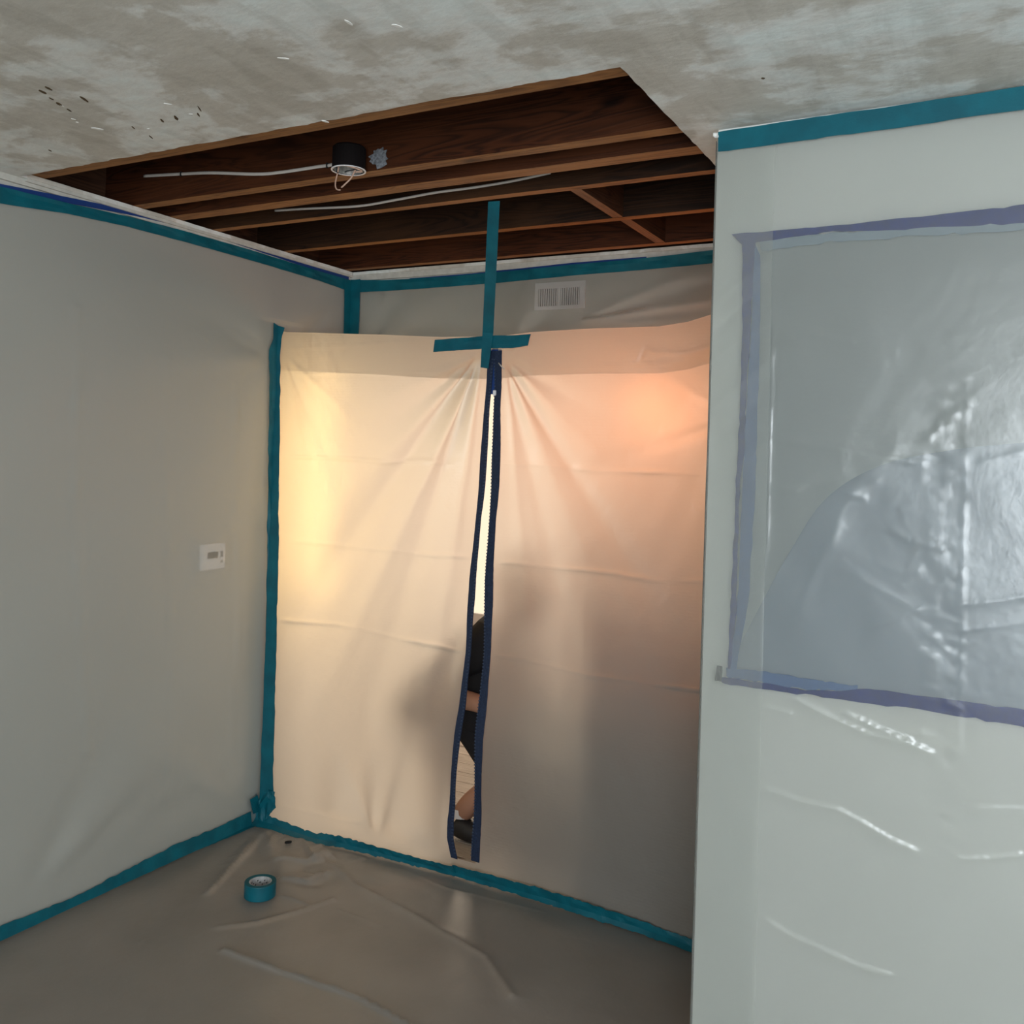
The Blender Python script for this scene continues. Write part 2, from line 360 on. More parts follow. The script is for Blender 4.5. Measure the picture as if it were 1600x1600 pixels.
struct(boxes('shade_blocker', [(-1.64, YB+.135, -.008, XR, YB+.235, 1.32), (-1.43, 3.22, -.008, XR, 3.30, 1.12)], simple('shade_blocker_grey', (.14, .14, .15), .8, .2)))  # unseen blockers, added to shade the lower right of the curtain

m_, nt_, out_ = new_mat('added_glow'); em_ = N(nt_, 'ShaderNodeEmission', i_1=1.15); em_.inputs[0].default_value = (1, .83, .60, 1); L(nt_, em_.outputs[0], out_.inputs[0])  # glowing pane added beyond the slit so the gap looks bright
WN = struct(boxes('glow_frame', [(-3.66, 5.575, .42, -3.60, 5.60, 2.44), (-2.30, 5.575, .42, -2.24, 5.60, 2.44), (-3.66, 5.575, 2.40, -2.24, 5.60, 2.46), (-3.66, 5.565, .42, -2.24, 5.60, .50)], MT['white_plastic']))  # frame round the added glowing pane
boxes('glow_pane', [(-3.60, 5.590, .50, -2.30, 5.598, 2.40)], m_, WN)
# ceiling drywall with ragged hole
def ceiling():
    bm = bmesh.new()
    n = 120
    front = [(-2.795+(XO+2.795)*i/n, YO+.004*float(vn(np.array(i*.35), np.array(.5), 3))*2+.004*float(vn(np.array(i*1.3), np.array(.5), 5))) for i in range(n+1)]
    right = [(XO+.0016*float(vn(np.array(i*.5), np.array(2.5), 6))*2, YO+(3.50-YO)*i/n) for i in range(n+1)]
    back = [(-2.795+(XO+2.795)*i/n, 3.500+.003*float(vn(np.array(i*.6), np.array(7.5), 6))) for i in range(n+1)]
    left = [(-2.795+.003*float(vn(np.array(i*.6), np.array(9.5), 6)), YO+(3.50-YO)*i/n) for i in range(n+1)]
    def strip(inner, outer):
        for z, flip in ((ZC, False), (ZC+.014, True)):
            vi = [bm.verts.new((p[0], p[1], z)) for p in inner]; vo = [bm.verts.new((p[0], p[1], z)) for p in outer]
            for a in range(len(inner)-1):
                q = [vi[a], vi[a+1], vo[a+1], vo[a]]; bm.faces.new(q if flip else q[::-1])
            if z == ZC: lo = vi
            else:
                for a in range(len(inner)-1): bm.faces.new([lo[a], lo[a+1], vi[a+1], vi[a]])
    strip(front, [(p[0], -3.0) for p in front])
    strip(right, [(2.1 if p[1] < YR else -.60, p[1]) for p in right])
    strip(back, [(p[0], YB+.01) for p in back])
    strip(left, [(XL-.01, p[1]) for p in left])
    for (x0, y0, x1, y1) in ((XL-.01, -3.0, -2.795, YO), (XO, -3.0, 2.1, YO), (XL-.01, 3.50, -2.795, YB), (XO, 3.50, -.60, YB)):
        for z in (ZC, ZC+.014):
            bm.faces.new([bm.verts.new(c) for c in ((x0, y0, z), (x1, y0, z), (x1, y1, z), (x0, y1, z))])
    me = bpy.data.meshes.new('ceiling'); bm.to_mesh(me); bm.free()
    return struct(link('ceiling', me, MT['ceiling']))
CEIL = ceiling()
# joists: darker faces, lighter and more orange lower edge
ZJ = ZC+.016
def joist(y0, y1, face, h=.184, x0=-3.05, x1=-.45, par=CEIL, nm='joist'):
    # slightly wavy board
    n = 40; v = []; f = []
    sd = random.random()*50
    for i in range(n+1):
        x = x0+(x1-x0)*i/n
        w = .0025*float(vn(np.array(x*4+sd), np.array(1.5))); w2 = .003*float(vn(np.array(x*3+sd), np.array(4.5)))
        v += [(x, y0+w2, ZJ+w), (x, y1+w2, ZJ+w), (x, y1+w2, ZJ+h), (x, y0+w2, ZJ+h)]
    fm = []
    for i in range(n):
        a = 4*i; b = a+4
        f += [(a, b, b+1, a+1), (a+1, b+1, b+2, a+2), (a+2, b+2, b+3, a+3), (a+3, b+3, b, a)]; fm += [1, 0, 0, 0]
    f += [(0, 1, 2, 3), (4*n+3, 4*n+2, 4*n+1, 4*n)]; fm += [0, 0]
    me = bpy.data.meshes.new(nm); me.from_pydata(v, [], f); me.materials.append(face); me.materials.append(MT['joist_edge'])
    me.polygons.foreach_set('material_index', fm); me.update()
    bmx = bmesh.new(); bmx.from_mesh(me); bmesh.ops.recalc_face_normals(bmx, faces=bmx.faces[:]); bmx.to_mesh(me); bmx.free()
    return link(nm, me, None, par)
J = [(1.838, 1.900, 'joist'), (2.245, 2.295, 'joist'), (2.405, 2.470, 'joist'), (2.620, 2.658, 'joist_dark'), (3.022, 3.062, 'joist_dark'), (3.435, 3.475, 'joist')]
for a, b, k in J: joist(a, b, MT[k])
joist(1.43, 1.47, MT['joist'])
def block(x0, y0, x1, y1, h=.184):
    o = boxes('blocking', [(x0, y0, ZJ+.001, x1, y1, ZJ+h)], MT['block'], CEIL)
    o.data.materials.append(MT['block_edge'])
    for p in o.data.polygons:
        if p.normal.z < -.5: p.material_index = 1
block(-1.262, 2.66, -1.224, 3.02); block(-1.252, 3.064, -1.212, 3.435)
for (a, b) in ((1.887, 2.243), (2.297, 2.403), (2.472, 2.618), (2.66, 3.02), (3.064, 3.433), (3.478, 3.60)):
    block(-2.99, a, -2.95, b)
    block(-.60, a, -.56, b)
for k in range(18):                   # boards of the deck above
    boxes('deck_board', [(-3.05+k*.145, 1.4, ZJ+.185, -3.05+k*.145+.142, 3.66, ZJ+.205)], MT['deck'], CEIL)
boxes('rim_board', [(-3.05, 3.60, ZJ, -.45, 3.64, ZJ+.184)], MT['joist_dark'], CEIL)
# gouges and torn paper on the skim coat
def sliver(name, x, y, ln, wd, deg, mat, z=ZC):
    a = math.radians(deg); n = 10; v = []; 
    for i in range(n):
        t = 2*math.pi*i/n; r = 1+.35*(random.random()-.5)
        px, py = ln*.5*math.cos(t)*r, wd*.5*math.sin(t)*r
        v.append((x+px*math.cos(a)-py*math.sin(a), y+px*math.sin(a)+py*math.cos(a), z-.0012))
    v += [(p[0], p[1], z+.0005) for p in v]
    f = [tuple(range(n))[::-1]]+[(i, (i+1) % n, n+(i+1) % n, n+i) for i in range(n)]
    mesh(name, v, f, mat, CEIL)
for (px, py, ln, wd, dg) in ((66, 143, .035, .012, 70), (76, 138, .03, .010, 65), (80, 154, .02, .006, 70), (92, 162, .028, .012, 75), (108, 172, .03, .006, 75),
                             (132, 155, .055, .010, 75), (253, 188, .036, .007, 85), (275, 184, .040, .010, 85), (310, 179, .034, .006, 85), (312, 170, .05, .004, 85), (78, 235, .02, .006, 70), (1192, 122, .012, .008, 20),
                             (208, 199, .03, .004, 80), (236, 214, .035, .004, 80)):
    p = W(px, py, 2, ZC); sliver('gouge', p[0], p[1], ln*.72, wd*.8, dg+38, MT['gouge'])
for (px, py, ln, wd, dg) in ((152, 201, .035, .022, 20), (115, 186, .014, .008, 40), (121, 191, .010, .008, 40), (97, 165, .02, .008, 75), (232, 201, .01, .006, 0), (443, 91, .03, .012, 10),
                             (298, 178, .015, .006, 0), (545, 35, .03, .012, 60), (620, 40, .028, .016, 30), (280, 188, .02, .004, 80), (262, 162, .022, .005, 20)):
    p = W(px, py, 2, ZC); sliver('paper_chip', p[0], p[1], ln*.8, wd*.55, dg+30, MT['paper'])
p = W(508, 187, 2, ZC); sliver('paper_chip', p[0], p[1], .02, .008, 70, MT['paper'], ZC-.004)

# trims round the hole: ledge of old plaster above the tape
struct(boxes('trim_1', [(XL, 1.0, 2.418, XL+.012, YB, 2.440)], MT['plaster_edge'], bevel=.002))
struct(boxes('trim_2', [(XL+.012, YB-.012, 2.412, XR, YB, 2.440)], MT['plaster_edge'], bevel=.002))
struct(boxes('trim_3', [(XL+.012, YO+.02, 2.430, XL+.022, YB-.012, 2.4405)], MT['plaster_edge'], bevel=.001))

# ================================================================== PLASTIC SHEETS
def thing_mesh(o, label, cat, group=None): return tag(o, label, cat, group)

# ---- left wall sheet (x = XL+.02)
nY, nZ = 330, 300
Yg, Zg = np.meshgrid(np.linspace(-2.6, 3.49, nY), np.linspace(.012, 2.40, nZ), indexing='ij')
env = edge_env(Yg, Zg, -3, 3.49, .012, 2.40, .04, .2)
cenv = sm(np.maximum(np.abs(Yg-3.03)-.05, 0)/.12); env = env*np.where(Zg < 2.15, np.maximum(cenv, 0), 1)
D = .016*(vn(Yg*1.3-Zg*1.1, Zg*.5+Yg*.3, 2)+.6*vn(Yg*2.6-Zg*3.0, Yg*.5, 9))
D += rays(Yg, Zg, (3.48, 2.36), [(205, .03, .10, .020, .5), (222, .02, .09, -.016, .5), (240, .02, .08, .016, .5), (255, .02, .06, -.012, .4)])
D += rays(Yg, Zg, (3.02, 2.0), [(165, .03, .12, -.014, .5), (190, .02, .08, .010, .4), (215, .01, .06, -.008, .3)])
D += rays(Yg, Zg, (3.0, .02), [(140, .02, .08, .014, .5), (160, .02, .08, -.012, .6), (172, .02, .05, .010, .5)])
D += rays(Yg, Zg, (1.9, .02), [(40, .03, .08, .012, .5), (58, .03, .08, -.012, .6), (30, .02, .06, -.008, .5)])
D = D*env
def lw(pts): return [(W(*q, 0, XL+.02)[1], W(*q, 0, XL+.02)[2]) for q in pts]
D += env*(crease(Yg, Zg, lw([(117, 480), (117, 640), (120, 860), (126, 1000), (132, 1110), (140, 1200)]), .006, .006)
          + crease(Yg, Zg, lw([(260, 560), (258, 700), (264, 860), (268, 1060), (266, 1150), (258, 1250)]), .005, .004)
          + crease(Yg, Zg, lw([(372, 600), (366, 690), (371, 900), (370, 1010), (362, 1080), (366, 1200)]), .005, .005))
D = D*1.0+.0012*fbm(Yg*9, Zg*9, 4)*env
p = W(328, 870, 0, XL+.02)
th = sm(1-np.maximum(np.abs(Yg-p[1])-.06, 0)/.07)*sm(1-np.maximum(np.abs(Zg-p[2])-.055, 0)/.07)
X = XL+.013+env*((np.maximum(D, -.010)*1.25+.012)*(1-th)+.013*th)
o = grid('plastic_sheet', np.stack([X, Yg, Zg], -1), MT['poly_left'])
tag(o, 'translucent white plastic sheet taped over the left wall, covering the thermostat', 'plastic sheet')

# ---- back wall sheet (y = YB-.012)
nX, nZ = 300, 130
Xg, Zg = np.meshgrid(np.linspace(XL+.02, XR-.003, nX), np.linspace(1.90, 2.395, nZ), indexing='ij')
e = sm((2.385-Zg)/.08)*sm((Xg-XL-.05)/.1)
D = rays(Xg, Zg, (-2.78, 2.0), [(35, .02, .06, .012, .5), (22, .02, .06, -.010, .5), (52, .02, .06, -.010, .4)])
D += rays(Xg, Zg, (-1.95, 2.03), [(20, .02, .05, .010, .5), (40, .02, .06, -.010, .5), (60, .02, .06, .008, .4)])
D += rays(Xg, Zg, (-1.60, 2.17), [(6, .010, .02, .014, .9), (13, .015, .025, -.010, .7), (-2, .015, .03, .010, .6), (20, .01, .03, .008, .5)])
D += rays(Xg, Zg, (-1.35, 2.07), [(3, .012, .02, .012, .6), (12, .01, .03, -.008, .5)])
D += .012*vn(Xg*3, Zg*6, 5)+.003*fbm(Xg*8, Zg*9, 8)
Yg = YB-.014-np.maximum(D+.004, -.002)*e
o = grid('plastic_sheet', np.stack([Xg, Yg, Zg], -1), MT['poly_back'])
tag(o, 'translucent plastic sheet on the back wall above the curtain, over the air register', 'plastic sheet')

# ---- curtain
YC = 3.017
Lc = [(783, 545), (762, 600), (757, 700), (750, 800), (744, 870), (736, 950), (731, 1020), (724, 1100), (713, 1180), (706, 1240), (700, 1285), (699, 1315), (704, 1345)]
Lc[0] = (769, 548); Lc[1] = (765, 600)
Rc = [(779, 548), (779, 600), (776, 700), (772, 800), (768, 870), (764, 950), (761, 1020), (757, 1080), (751, 1150), (747, 1230), (741, 1300), (737, 1350)]
Lw = np.array([W(*q, 1, YC)[[0, 2]] for q in Lc]); Rw = np.array([W(*q, 1, YC)[[0, 2]] for q in Rc])
def slit(P, z): return np.interp(z, P[::-1, 1], P[::-1, 0])
def slitL(z): return slit(Lw, z)
def slitR(z): return slit(Rw, z)
topL = np.array([W(*q, 1, YC)[[0, 2]] for q in [(434, 516), (448, 519), (600, 523), (690, 527), (775, 526)]])
topR = np.array([W(*q, 1, YC)[[0, 2]] for q in [(775, 526), (830, 519), (930, 513), (1030, 510), (1075, 503), (1110, 492), (1125, 486)]])
def cw(pts): return [tuple(W(*q, 1, YC)[[0, 2]]) for q in pts]
def curtain_disp(U, V, side):
    D = .012*vn(U*1.6+1, V*.7, 11)+.007*vn(U*4, V*1.3, 12)
    pin = tuple(W(752, 556, 1, YC)[[0, 2]]) if side == 0 else tuple(W(788, 560, 1, YC)[[0, 2]])
    if side == 0:
        D += rays(U, V, pin, [(232, .012, .055, -.034, 1.1), (222, .012, .05, .018, .9), (252, .012, .05, -.034, 1.2), (243, .01, .035, .026, 1.1), (262, .012, .03, .016, 1.3), (212, .01, .05, -.010, .5), (200, .01, .05, .008, .5)])
        D += rays(U, V, (-2.755, 1.99), [(-58, .01, .05, -.016, .35), (-75, .01, .04, .012, .4), (-35, .01, .04, .010, .3)])
        D += crease(U, V, cw([(440, 713), (540, 716), (600, 722), (660, 720), (755, 732)]), .006, .007, 7, 3)
        D += crease(U, V, cw([(440, 845), (520, 850), (590, 858), (680, 868), (745, 870)]), .006, .005, 6, 5)
        D += crease(U, V, cw([(432, 968), (520, 975), (600, 990), (660, 1006), (725, 1018)]), .006, .0085, 6, 6)
        D += crease(U, V, cw([(450, 585), (560, 583), (680, 581), (748, 580)]), .004, .003)
        D += crease(U, V, cw([(440, 546), (560, 540), (680, 530)]), .004, .003)
        # gathers toward the lower hem and slack near the slit
        D += sm((.55-V)/.4)*(.020*np.sin((U+.12*V)*22+2*vn(V*2, U*2, 3))*sm((U+2.6)/.3))*.8
        D += rays(U, V, (-2.20, .05), [(95, .03, .10, -.030, .35), (75, .02, .07, .020, .4), (118, .02, .06, .012, .3)])
        D += rays(U, V, (-1.80, .95), [(245, .05, .12, -.016, .5), (225, .04, .10, .012, .4)])
        D += crease(U, V, cw([(424, 1256), (500, 1275), (560, 1288)]), .008, .006)
        D += .004*sm((U+2.75)/.04)*sm((-2.3-U)/.2)*fbm(U*14, V*9, 21)*sm((V-1.1)/.2)*2
    else:
        D += rays(U, V, pin, [(-54, .010, .045, -.026, .7), (-64, .010, .04, .014, .6), (-73, .01, .035, -.012, .9), (-42, .01, .05, .010, .5), (-82, .008, .03, .010, 1.0), (-28, .01, .06, -.010, .5)])
        D += crease(U, V, cw([(782, 724), (860, 728), (940, 736), (1030, 738), (1110, 742)]), .006, .007, 6, 9)
        D += crease(U, V, cw([(782, 878), (880, 888), (960, 896), (1030, 908), (1098, 908)]), .006, .005, 6, 10)
        D += crease(U, V, cw([(765, 1022), (830, 1034), (920, 1056), (1000, 1066), (1092, 1078)]), .005, .008, 6, 12)
        D += crease(U, V, cw([(810, 577), (900, 573), (1060, 566)]), .004, .003)
        D += crease(U, V, cw([(1000, 562), (1008, 545), (1020, 550), (1075, 552), (1110, 540)]), .008, .006)
        D += rays(U, V, (-.68, 2.06), [(200, .01, .06, .014, .4), (220, .02, .07, -.012, .5), (240, .02, .06, .010, .4)])
        D += rays(U, V, (-.80, 1.75), [(150, .01, .05, .008, .25), (200, .01, .05, -.008, .3), (250, .02, .05, .010, .4)])
        D += .010*np.sin(U*9+V*1.5)*sm((.9-V)/.5)*.6
    D += .0035*fbm(U*6, V*5, 17+side)+.0012*fbm(U*22, V*18, 31+side)
    return D
def yfloor(x): return YC+.032*np.clip(1-np.abs(x+1.8)/1.05, 0, 1)   # hem bows back in the middle
def panel(side, parent, nu=230, nv=330, hem=False):
    s = np.linspace(.004 if side == 0 else 0, 1 if side == 0 else .99, nu); t = np.linspace(.9215+.0*side, .9985, nv) if hem else np.linspace(0, 1, nv)
    Sg, Tg = np.meshgrid(s, t, indexing='ij')
    if side == 0:
        z0 = .003; xa = np.full_like(Tg, 0.0)
        for it in range(3):
            if it == 0: Ztop = np.full_like(Tg, 2.08)
            Z = z0+(Ztop-z0)*Tg
            xl = np.interp(Z, [0, .1, .6, 1.3, 2.1], [-2.79, -2.778, -2.79, -2.795, -2.80]); xr = slitL(Z)
            Xp = xl+(xr-xl)*Sg; Ztop = np.interp(Xp, topL[:, 0], topL[:, 1])
    else:
        z0 = .003
        for it in range(3):
            if it == 0: Ztop = np.full_like(Tg, 2.08)
            Z = z0+(Ztop-z0)*Tg
            xl = slitR(Z); xr = np.full_like(Z, XR-.002)
            Xp = xl+(xr-xl)*Sg; Ztop = np.interp(Xp, topR[:, 0], topR[:, 1])
    Z = z0+(Ztop-z0)*Tg
    D = curtain_disp(Xp, Z, side)
    ed = (Sg*(Xp.max()-Xp.min())) if side == 0 else ((1-Sg)*(Xp.max()-Xp.min()))
    near = (1-Sg)*1.0 if side == 0 else Sg*1.0
    env = sm((ed-.03)/.10)*sm((Z-.05)/.10)*sm((near-.01)/.06)
    cx = slitL(Z) if side == 0 else slitR(Z)
    hang = .006*np.sin(Z*9)*sm((1.85-Z)/.4)*sm((Z-.1)/.2)
    Yb = YC+(yfloor(Xp)-YC)*sm((.5-Z)/.5)
    Y = Yb+D*env+hang*(1-sm(near/.1))
    if hem: Y = Y-.0030-.004*np.sin(np.clip((1-Tg)/.0785, 0, 1)*math.pi)*(.5+vn(Xp*7, Z*0, 90))
    return grid('top_hem' if hem else 'left_panel' if side == 0 else 'right_panel', np.stack([Xp, Y, Z], -1), MT['curtain'], parent)
CUR = empty('zipper_curtain', (-1.8, YC, 0), 'pale translucent plastic curtain with an open navy zipper slit, glowing from behind', 'curtain')
panel(0, CUR); panel(1, CUR); panel(0, CUR, 200, 20, True); panel(1, CUR, 200, 20, True)
# sill of film under the slit
mesh('sill_strip', [(-1.862, YC+.031, .012), (-1.72, YC+.030, .012), (-1.725, YC+.030, .066), (-1.852, YC+.031, .066)], [(0, 1, 2, 3)], MT['curtain'], CUR)

# ---- strips
def ribbon(name, rows, mat, parent=None, thick=.0008, rough=.0006, seed=0, smooth=False):
    """rows: (n, k, 3) points; solid strip with slightly uneven edges"""
    P = np.array(rows, float); n, k = P.shape[:2]
    for i in range(n):
        for e, q in ((0, 1), (k-1, k-2)):
            d = P[i, e]-P[i, q]; d /= np.linalg.norm(d)+1e-9
            P[i, e] += d*rough*2*float(vn(np.array(i*.9), np.array(e*5.5+.5), seed))
    nrm = np.zeros_like(P)
    a = np.gradient(P, axis=0); b = np.gradient(P, axis=1); nrm = np.cross(a, b); nrm /= np.linalg.norm(nrm, axis=2, keepdims=True)+1e-12
    Q = P+nrm*thick
    v = np.concatenate([P.reshape(-1, 3), Q.reshape(-1, 3)]); m = n*k; f = []
    for i in range(n-1):
        for j in range(k-1):
            a_, b_, c2, d_ = i*k+j, i*k+j+1, (i+1)*k+j+1, (i+1)*k+j
            f += [(a_, d_, c2, b_), (m+a_, m+b_, m+c2, m+d_)]
        f += [(i*k, m+i*k, m+(i+1)*k, (i+1)*k), (i*k+k-1, (i+1)*k+k-1, m+(i+1)*k+k-1, m+i*k+k-1)]
    for j in range(k-1):
        f += [(j, j+1, m+j+1, m+j), ((n-1)*k+j, m+(n-1)*k+j, m+(n-1)*k+j+1, (n-1)*k+j+1)]
    return mesh(name, v, f, mat, parent, smooth)
def lerp_rows(A, B, k, off=None):
    t = np.linspace(0, 1, k)[None, :, None]
    return A[:, None, :]*(1-t)+B[:, None, :]*t
def arc(pts, n):
    pts = np.array(pts, float); d = np.r_[0, np.cumsum(np.linalg.norm(np.diff(pts, axis=0), axis=1))]
    t = np.linspace(0, d[-1], n); return np.stack([np.interp(t, d, pts[:, i]) for i in range(pts.shape[1])], -1)
def px_strip(name, ea, eb, pa, pb, mat, n=60, k=4, mid=None, label=None, cat='tape', parent=None, wave=0, **kw):
    A = arc([W(*q, *pa) for q in ea], n); B = arc([W(*q, *pb) for q in eb], n)
    if mid is None: R = lerp_rows(A, B, k)
    else:
        Mm = mid(A, B); R = np.concatenate([lerp_rows(A, Mm, 3), lerp_rows(Mm, B, 3)[:, 1:]], 1)
    if wave:
        ax = pa[0]
        R[:, :, ax] += wave*np.array([[float(vn(np.array(i*.35), np.array(j*.8), 41)) for j in range(R.shape[1])] for i in range(n)])
    o = ribbon(name, R, mat, parent, **kw)
    if label: tag(o, label, cat)
    return o
TN = 'masking_tape_strip'
xw = XL+.0165
px_strip('painters_tape_strip', [(-60, 271), (0, 287), (200, 327), (300, 350), (545, 430)], [(-60, 285), (0, 297), (200, 335), (300, 358), (545, 440)], (0, XL+.0135), (0, XL+.0135), MT['navy_tape'], label='thin line of navy tape showing above the teal tape of the left wall')
px_strip(TN, [(-120, 264), (0, 291), (100, 316), (200, 338), (300, 364), (400, 393), (500, 424), (548, 438)], [(-120, 298), (0, 318), (100, 333), (200, 354), (300, 381), (400, 409), (500, 439), (548, 456)], (0, xw), (0, xw), MT['teal'], 90, label='teal masking tape strip running along the top of the left wall', wave=.004)
yw = YB-.018
px_strip(TN, [(548, 437), (600, 438), (700, 432), (790, 424), (900, 413), (1000, 404), (1140, 388)], [(548, 457), (600, 455), (700, 448), (790, 441), (900, 430), (1000, 422), (1140, 409)], (1, yw), (1, yw), MT['teal'], 80, label='teal masking tape strip along the top of the back wall', wave=.004)
px_strip('painters_tape_strip', [(640, 435), (740, 427), (900, 410), (1010, 401)], [(640, 440), (740, 433), (900, 417), (1010, 408)], (1, YB-.0135), (1, YB-.0135), MT['navy_tape'], label='thin line of navy tape showing above the teal tape of the back wall')
# corner strip, folded
px_strip(TN, [(538, 436), (538, 470), (537, 530)], [(563, 436), (562, 480), (560, 530)], (0, xw), (1, yw), MT['teal'], 24, mid=lambda A, B: np.stack([np.full(len(A), xw+.003), np.full(len(A), yw+.001), .5*(A[:, 2]+B[:, 2])], -1), label='short vertical teal tape strip in the back left corner under the ceiling')
# curtain edge, folded between left wall and curtain
px_strip(TN, [(427, 504), (426, 530), (421, 545), (420, 650), (418, 800), (416, 1000), (413, 1180), (410, 1245), (398, 1262)], [(445, 512), (440, 530), (438, 560), (437, 700), (435, 850), (431, 1050), (427, 1200), (428, 1240), (428, 1258)], (0, XL+.020), (1, YC-.008), MT['teal'], 120,
         mid=lambda A, B: np.stack([np.full(len(A), XL+.026), np.full(len(A), YC-.012), .5*(A[:, 2]+B[:, 2])], -1), label='long vertical teal tape strip sealing the curtain to the left wall', wave=.006, rough=.002)
# floor strips
px_strip(TN, [(-90, 1488), (0, 1447), (60, 1424), (120, 1400), (200, 1358), (270, 1322), (330, 1297), (392, 1268)], [(-90, 1508), (0, 1467), (60, 1441), (120, 1415), (200, 1375), (260, 1347), (330, 1320), (400, 1290)], (0, xw+.002), (2, .004), MT['teal'], 110,
         mid=lambda A, B: np.stack([np.full(len(A), xw+.004), .5*(A[:, 1]+B[:, 1]), np.full(len(A), .006)], -1), label='teal masking tape strip along the floor at the foot of the left wall', rough=.004, wave=.004)
px_strip(TN, [(400, 1268), (414, 1272), (445, 1285), (494, 1302), (520, 1304), (565, 1316), (640, 1337), (708, 1355)], [(392, 1290), (417, 1295), (452, 1306), (494, 1319), (527, 1323), (593, 1339), (640, 1351), (712, 1370)], (1, YC-.006), (2, .006), MT['teal'], 110,
         mid=lambda A, B: np.stack([.5*(A[:, 0]+B[:, 0]), .5*(A[:, 1]+B[:, 1])+.006, .35*A[:, 2]+.004], -1), label='teal masking tape strip along the floor under the left half of the curtain', rough=.005, wave=.006)
px_strip(TN, [(706, 1352), (780, 1371), (850, 1390), (930, 1415), (1000, 1438), (1100, 1475)], [(704, 1367), (780, 1390), (850, 1411), (930, 1437), (1000, 1459), (1100, 1495)], (1, YC-.004), (2, .0065), MT['teal'], 110,
         mid=lambda A, B: np.stack([.5*(A[:, 0]+B[:, 0]), .5*(A[:, 1]+B[:, 1])+.006, .35*A[:, 2]+.004], -1), label='teal masking tape strip along the floor under the right half of the curtain', rough=.004, wave=.005)
# crumpled corner patch
px_strip(TN, [(389, 1246), (402, 1238), (404, 1252), (418, 1234), (428, 1238)], [(372, 1284), (388, 1290), (397, 1291), (412, 1284), (430, 1262)], (1, YC-.016), (1, YC-.020), MT['teal'], 26, k=6, label='crumpled patch of teal tape in the lower left corner by the curtain', wave=.018, rough=.003)
px_strip(TN, [(390, 1249), (402, 1242)], [(396, 1272), (407, 1268)], (0, XL+.030), (0, XL+.026), MT['teal'], 6, k=5, label='torn end of teal tape sticking up in the floor corner', wave=.01)
# cross at the top of the zipper
px_strip(TN, [(679, 531), (720, 528), (770, 524), (800, 524), (829, 522)], [(677, 550), (720, 547), (770, 544), (800, 544), (825, 540)], (1, YC-.017), (1, YC-.017), MT['teal'], 40, label='horizontal teal tape strip across the top of the curtain zipper', wave=.004)
a0 = W(763, 315, 1, 2.614); a1 = W(781, 314, 1, 2.614)
sA = [a0, W(754, 520, 1, YC-.022), W(751, 574, 1, YC-.018)]
sB = [a1, W(771, 520, 1, YC-.022), W(763, 576, 1, YC-.018)]
A = arc(sA, 60); B = arc(sB, 60)
tag(ribbon(TN, lerp_rows(A, B, 4), MT['teal'], rough=.0004), 'vertical teal tape strap hanging from a ceiling joist down to the curtain top', 'tape')

# ---- right wall: taped frame, inner film, outer sheet
yr1 = YR-.0045
Xg, Zg = np.meshgrid(np.linspace(-.590, .98, 240), np.linspace(1.075, 2.15, 200), indexing='ij')
e = edge_env(Xg, Zg, -.590, .98, 1.075, 2.15, .05, .12)
D = .010*vn(Xg*3, Zg*2, 3)+rays(Xg, Zg, (-.59, 1.08), [(55, .01, .08, .020, .6), (42, .01, .06, -.016, .6), (68, .01, .05, -.014, .5), (25, .02, .07, .012, .5)])+.005*fbm(Xg*7, Zg*7, 14)
FR = empty('taped_inner_sheet', (0, yr1, 1.6), 'pale blue inner plastic sheet inside the blue tape frame of the right wall opening', 'plastic sheet')
grid('film', np.stack([Xg, yr1+(np.maximum(D, -.0012)*.8)*e, Zg], -1), MT['poly_inner'], FR)
# added bluish layer, paler blue below a diagonal upper edge
def bluish_layer():
    n = 160; m = 90
    up = spline([W(*q, 1, yr1) for q in [(1137, 1046), (1180, 962), (1238, 856), (1292, 778), (1370, 730), (1470, 706), (1620, 690), (2300, 640)]], n)
    lo = np.stack([np.linspace(W(1137, 1048, 1, yr1)[0], up[-1, 0], n), np.full(n, yr1), np.full(n, 1.088)], -1)
    t = np.linspace(0, 1, m)[None, :, None]
    P = up[:, None, :]*(1-t)+lo[:, None, :]*t
    U, V = P[..., 0], P[..., 2]
    P[..., 1] = yr1-.0025-.0015*(1+np.sin(U*30+V*22))*sm((1-t[..., 0])*4)
    return grid('bluish_layer', P, MT['poly_bluish'], FR)
bluish_layer()
px_strip('painters_tape_strip', [(1143, 366), (1180, 363), (1300, 353), (1440, 338), (1600, 320), (2340, 237)], [(1160, 383), (1185, 378), (1300, 362), (1345, 361), (1440, 357), (1600, 348), (2340, 275)], (1, yr1-.0066), (1, yr1-.0066), MT['blue_tape'], 70, label='blue tape strip along the top of the opening on the right wall, behind plastic', rough=.003)
px_strip('painters_tape_strip', [(1160, 372), (1160, 520), (1156, 640), (1150, 760), (1146, 860), (1141, 960), (1137, 1045)], [(1180, 372), (1175, 470), (1166, 620), (1163, 700), (1156, 760), (1150, 960), (1141, 1045)], (1, yr1-.0068), (1, yr1-.0068), MT['blue_tape'], 70, label='dark blue vertical tape strip left of the opening on the right wall, behind plastic', rough=.002)
m2 = simple('pale_blue_tape', (.07, .15, .32), .6, .3, .1, 50)
px_strip('painters_tape_strip', [(1178, 376), (1175, 500), (1166, 640), (1160, 760), (1152, 960), (1139, 1045)], [(1188, 400), (1188, 500), (1184, 640), (1180, 760), (1170, 940), (1150, 1045)], (1, yr1-.0062), (1, yr1-.0062), m2, 60, label='paler blue vertical tape strip overlapping the right side of the dark one', rough=.002)
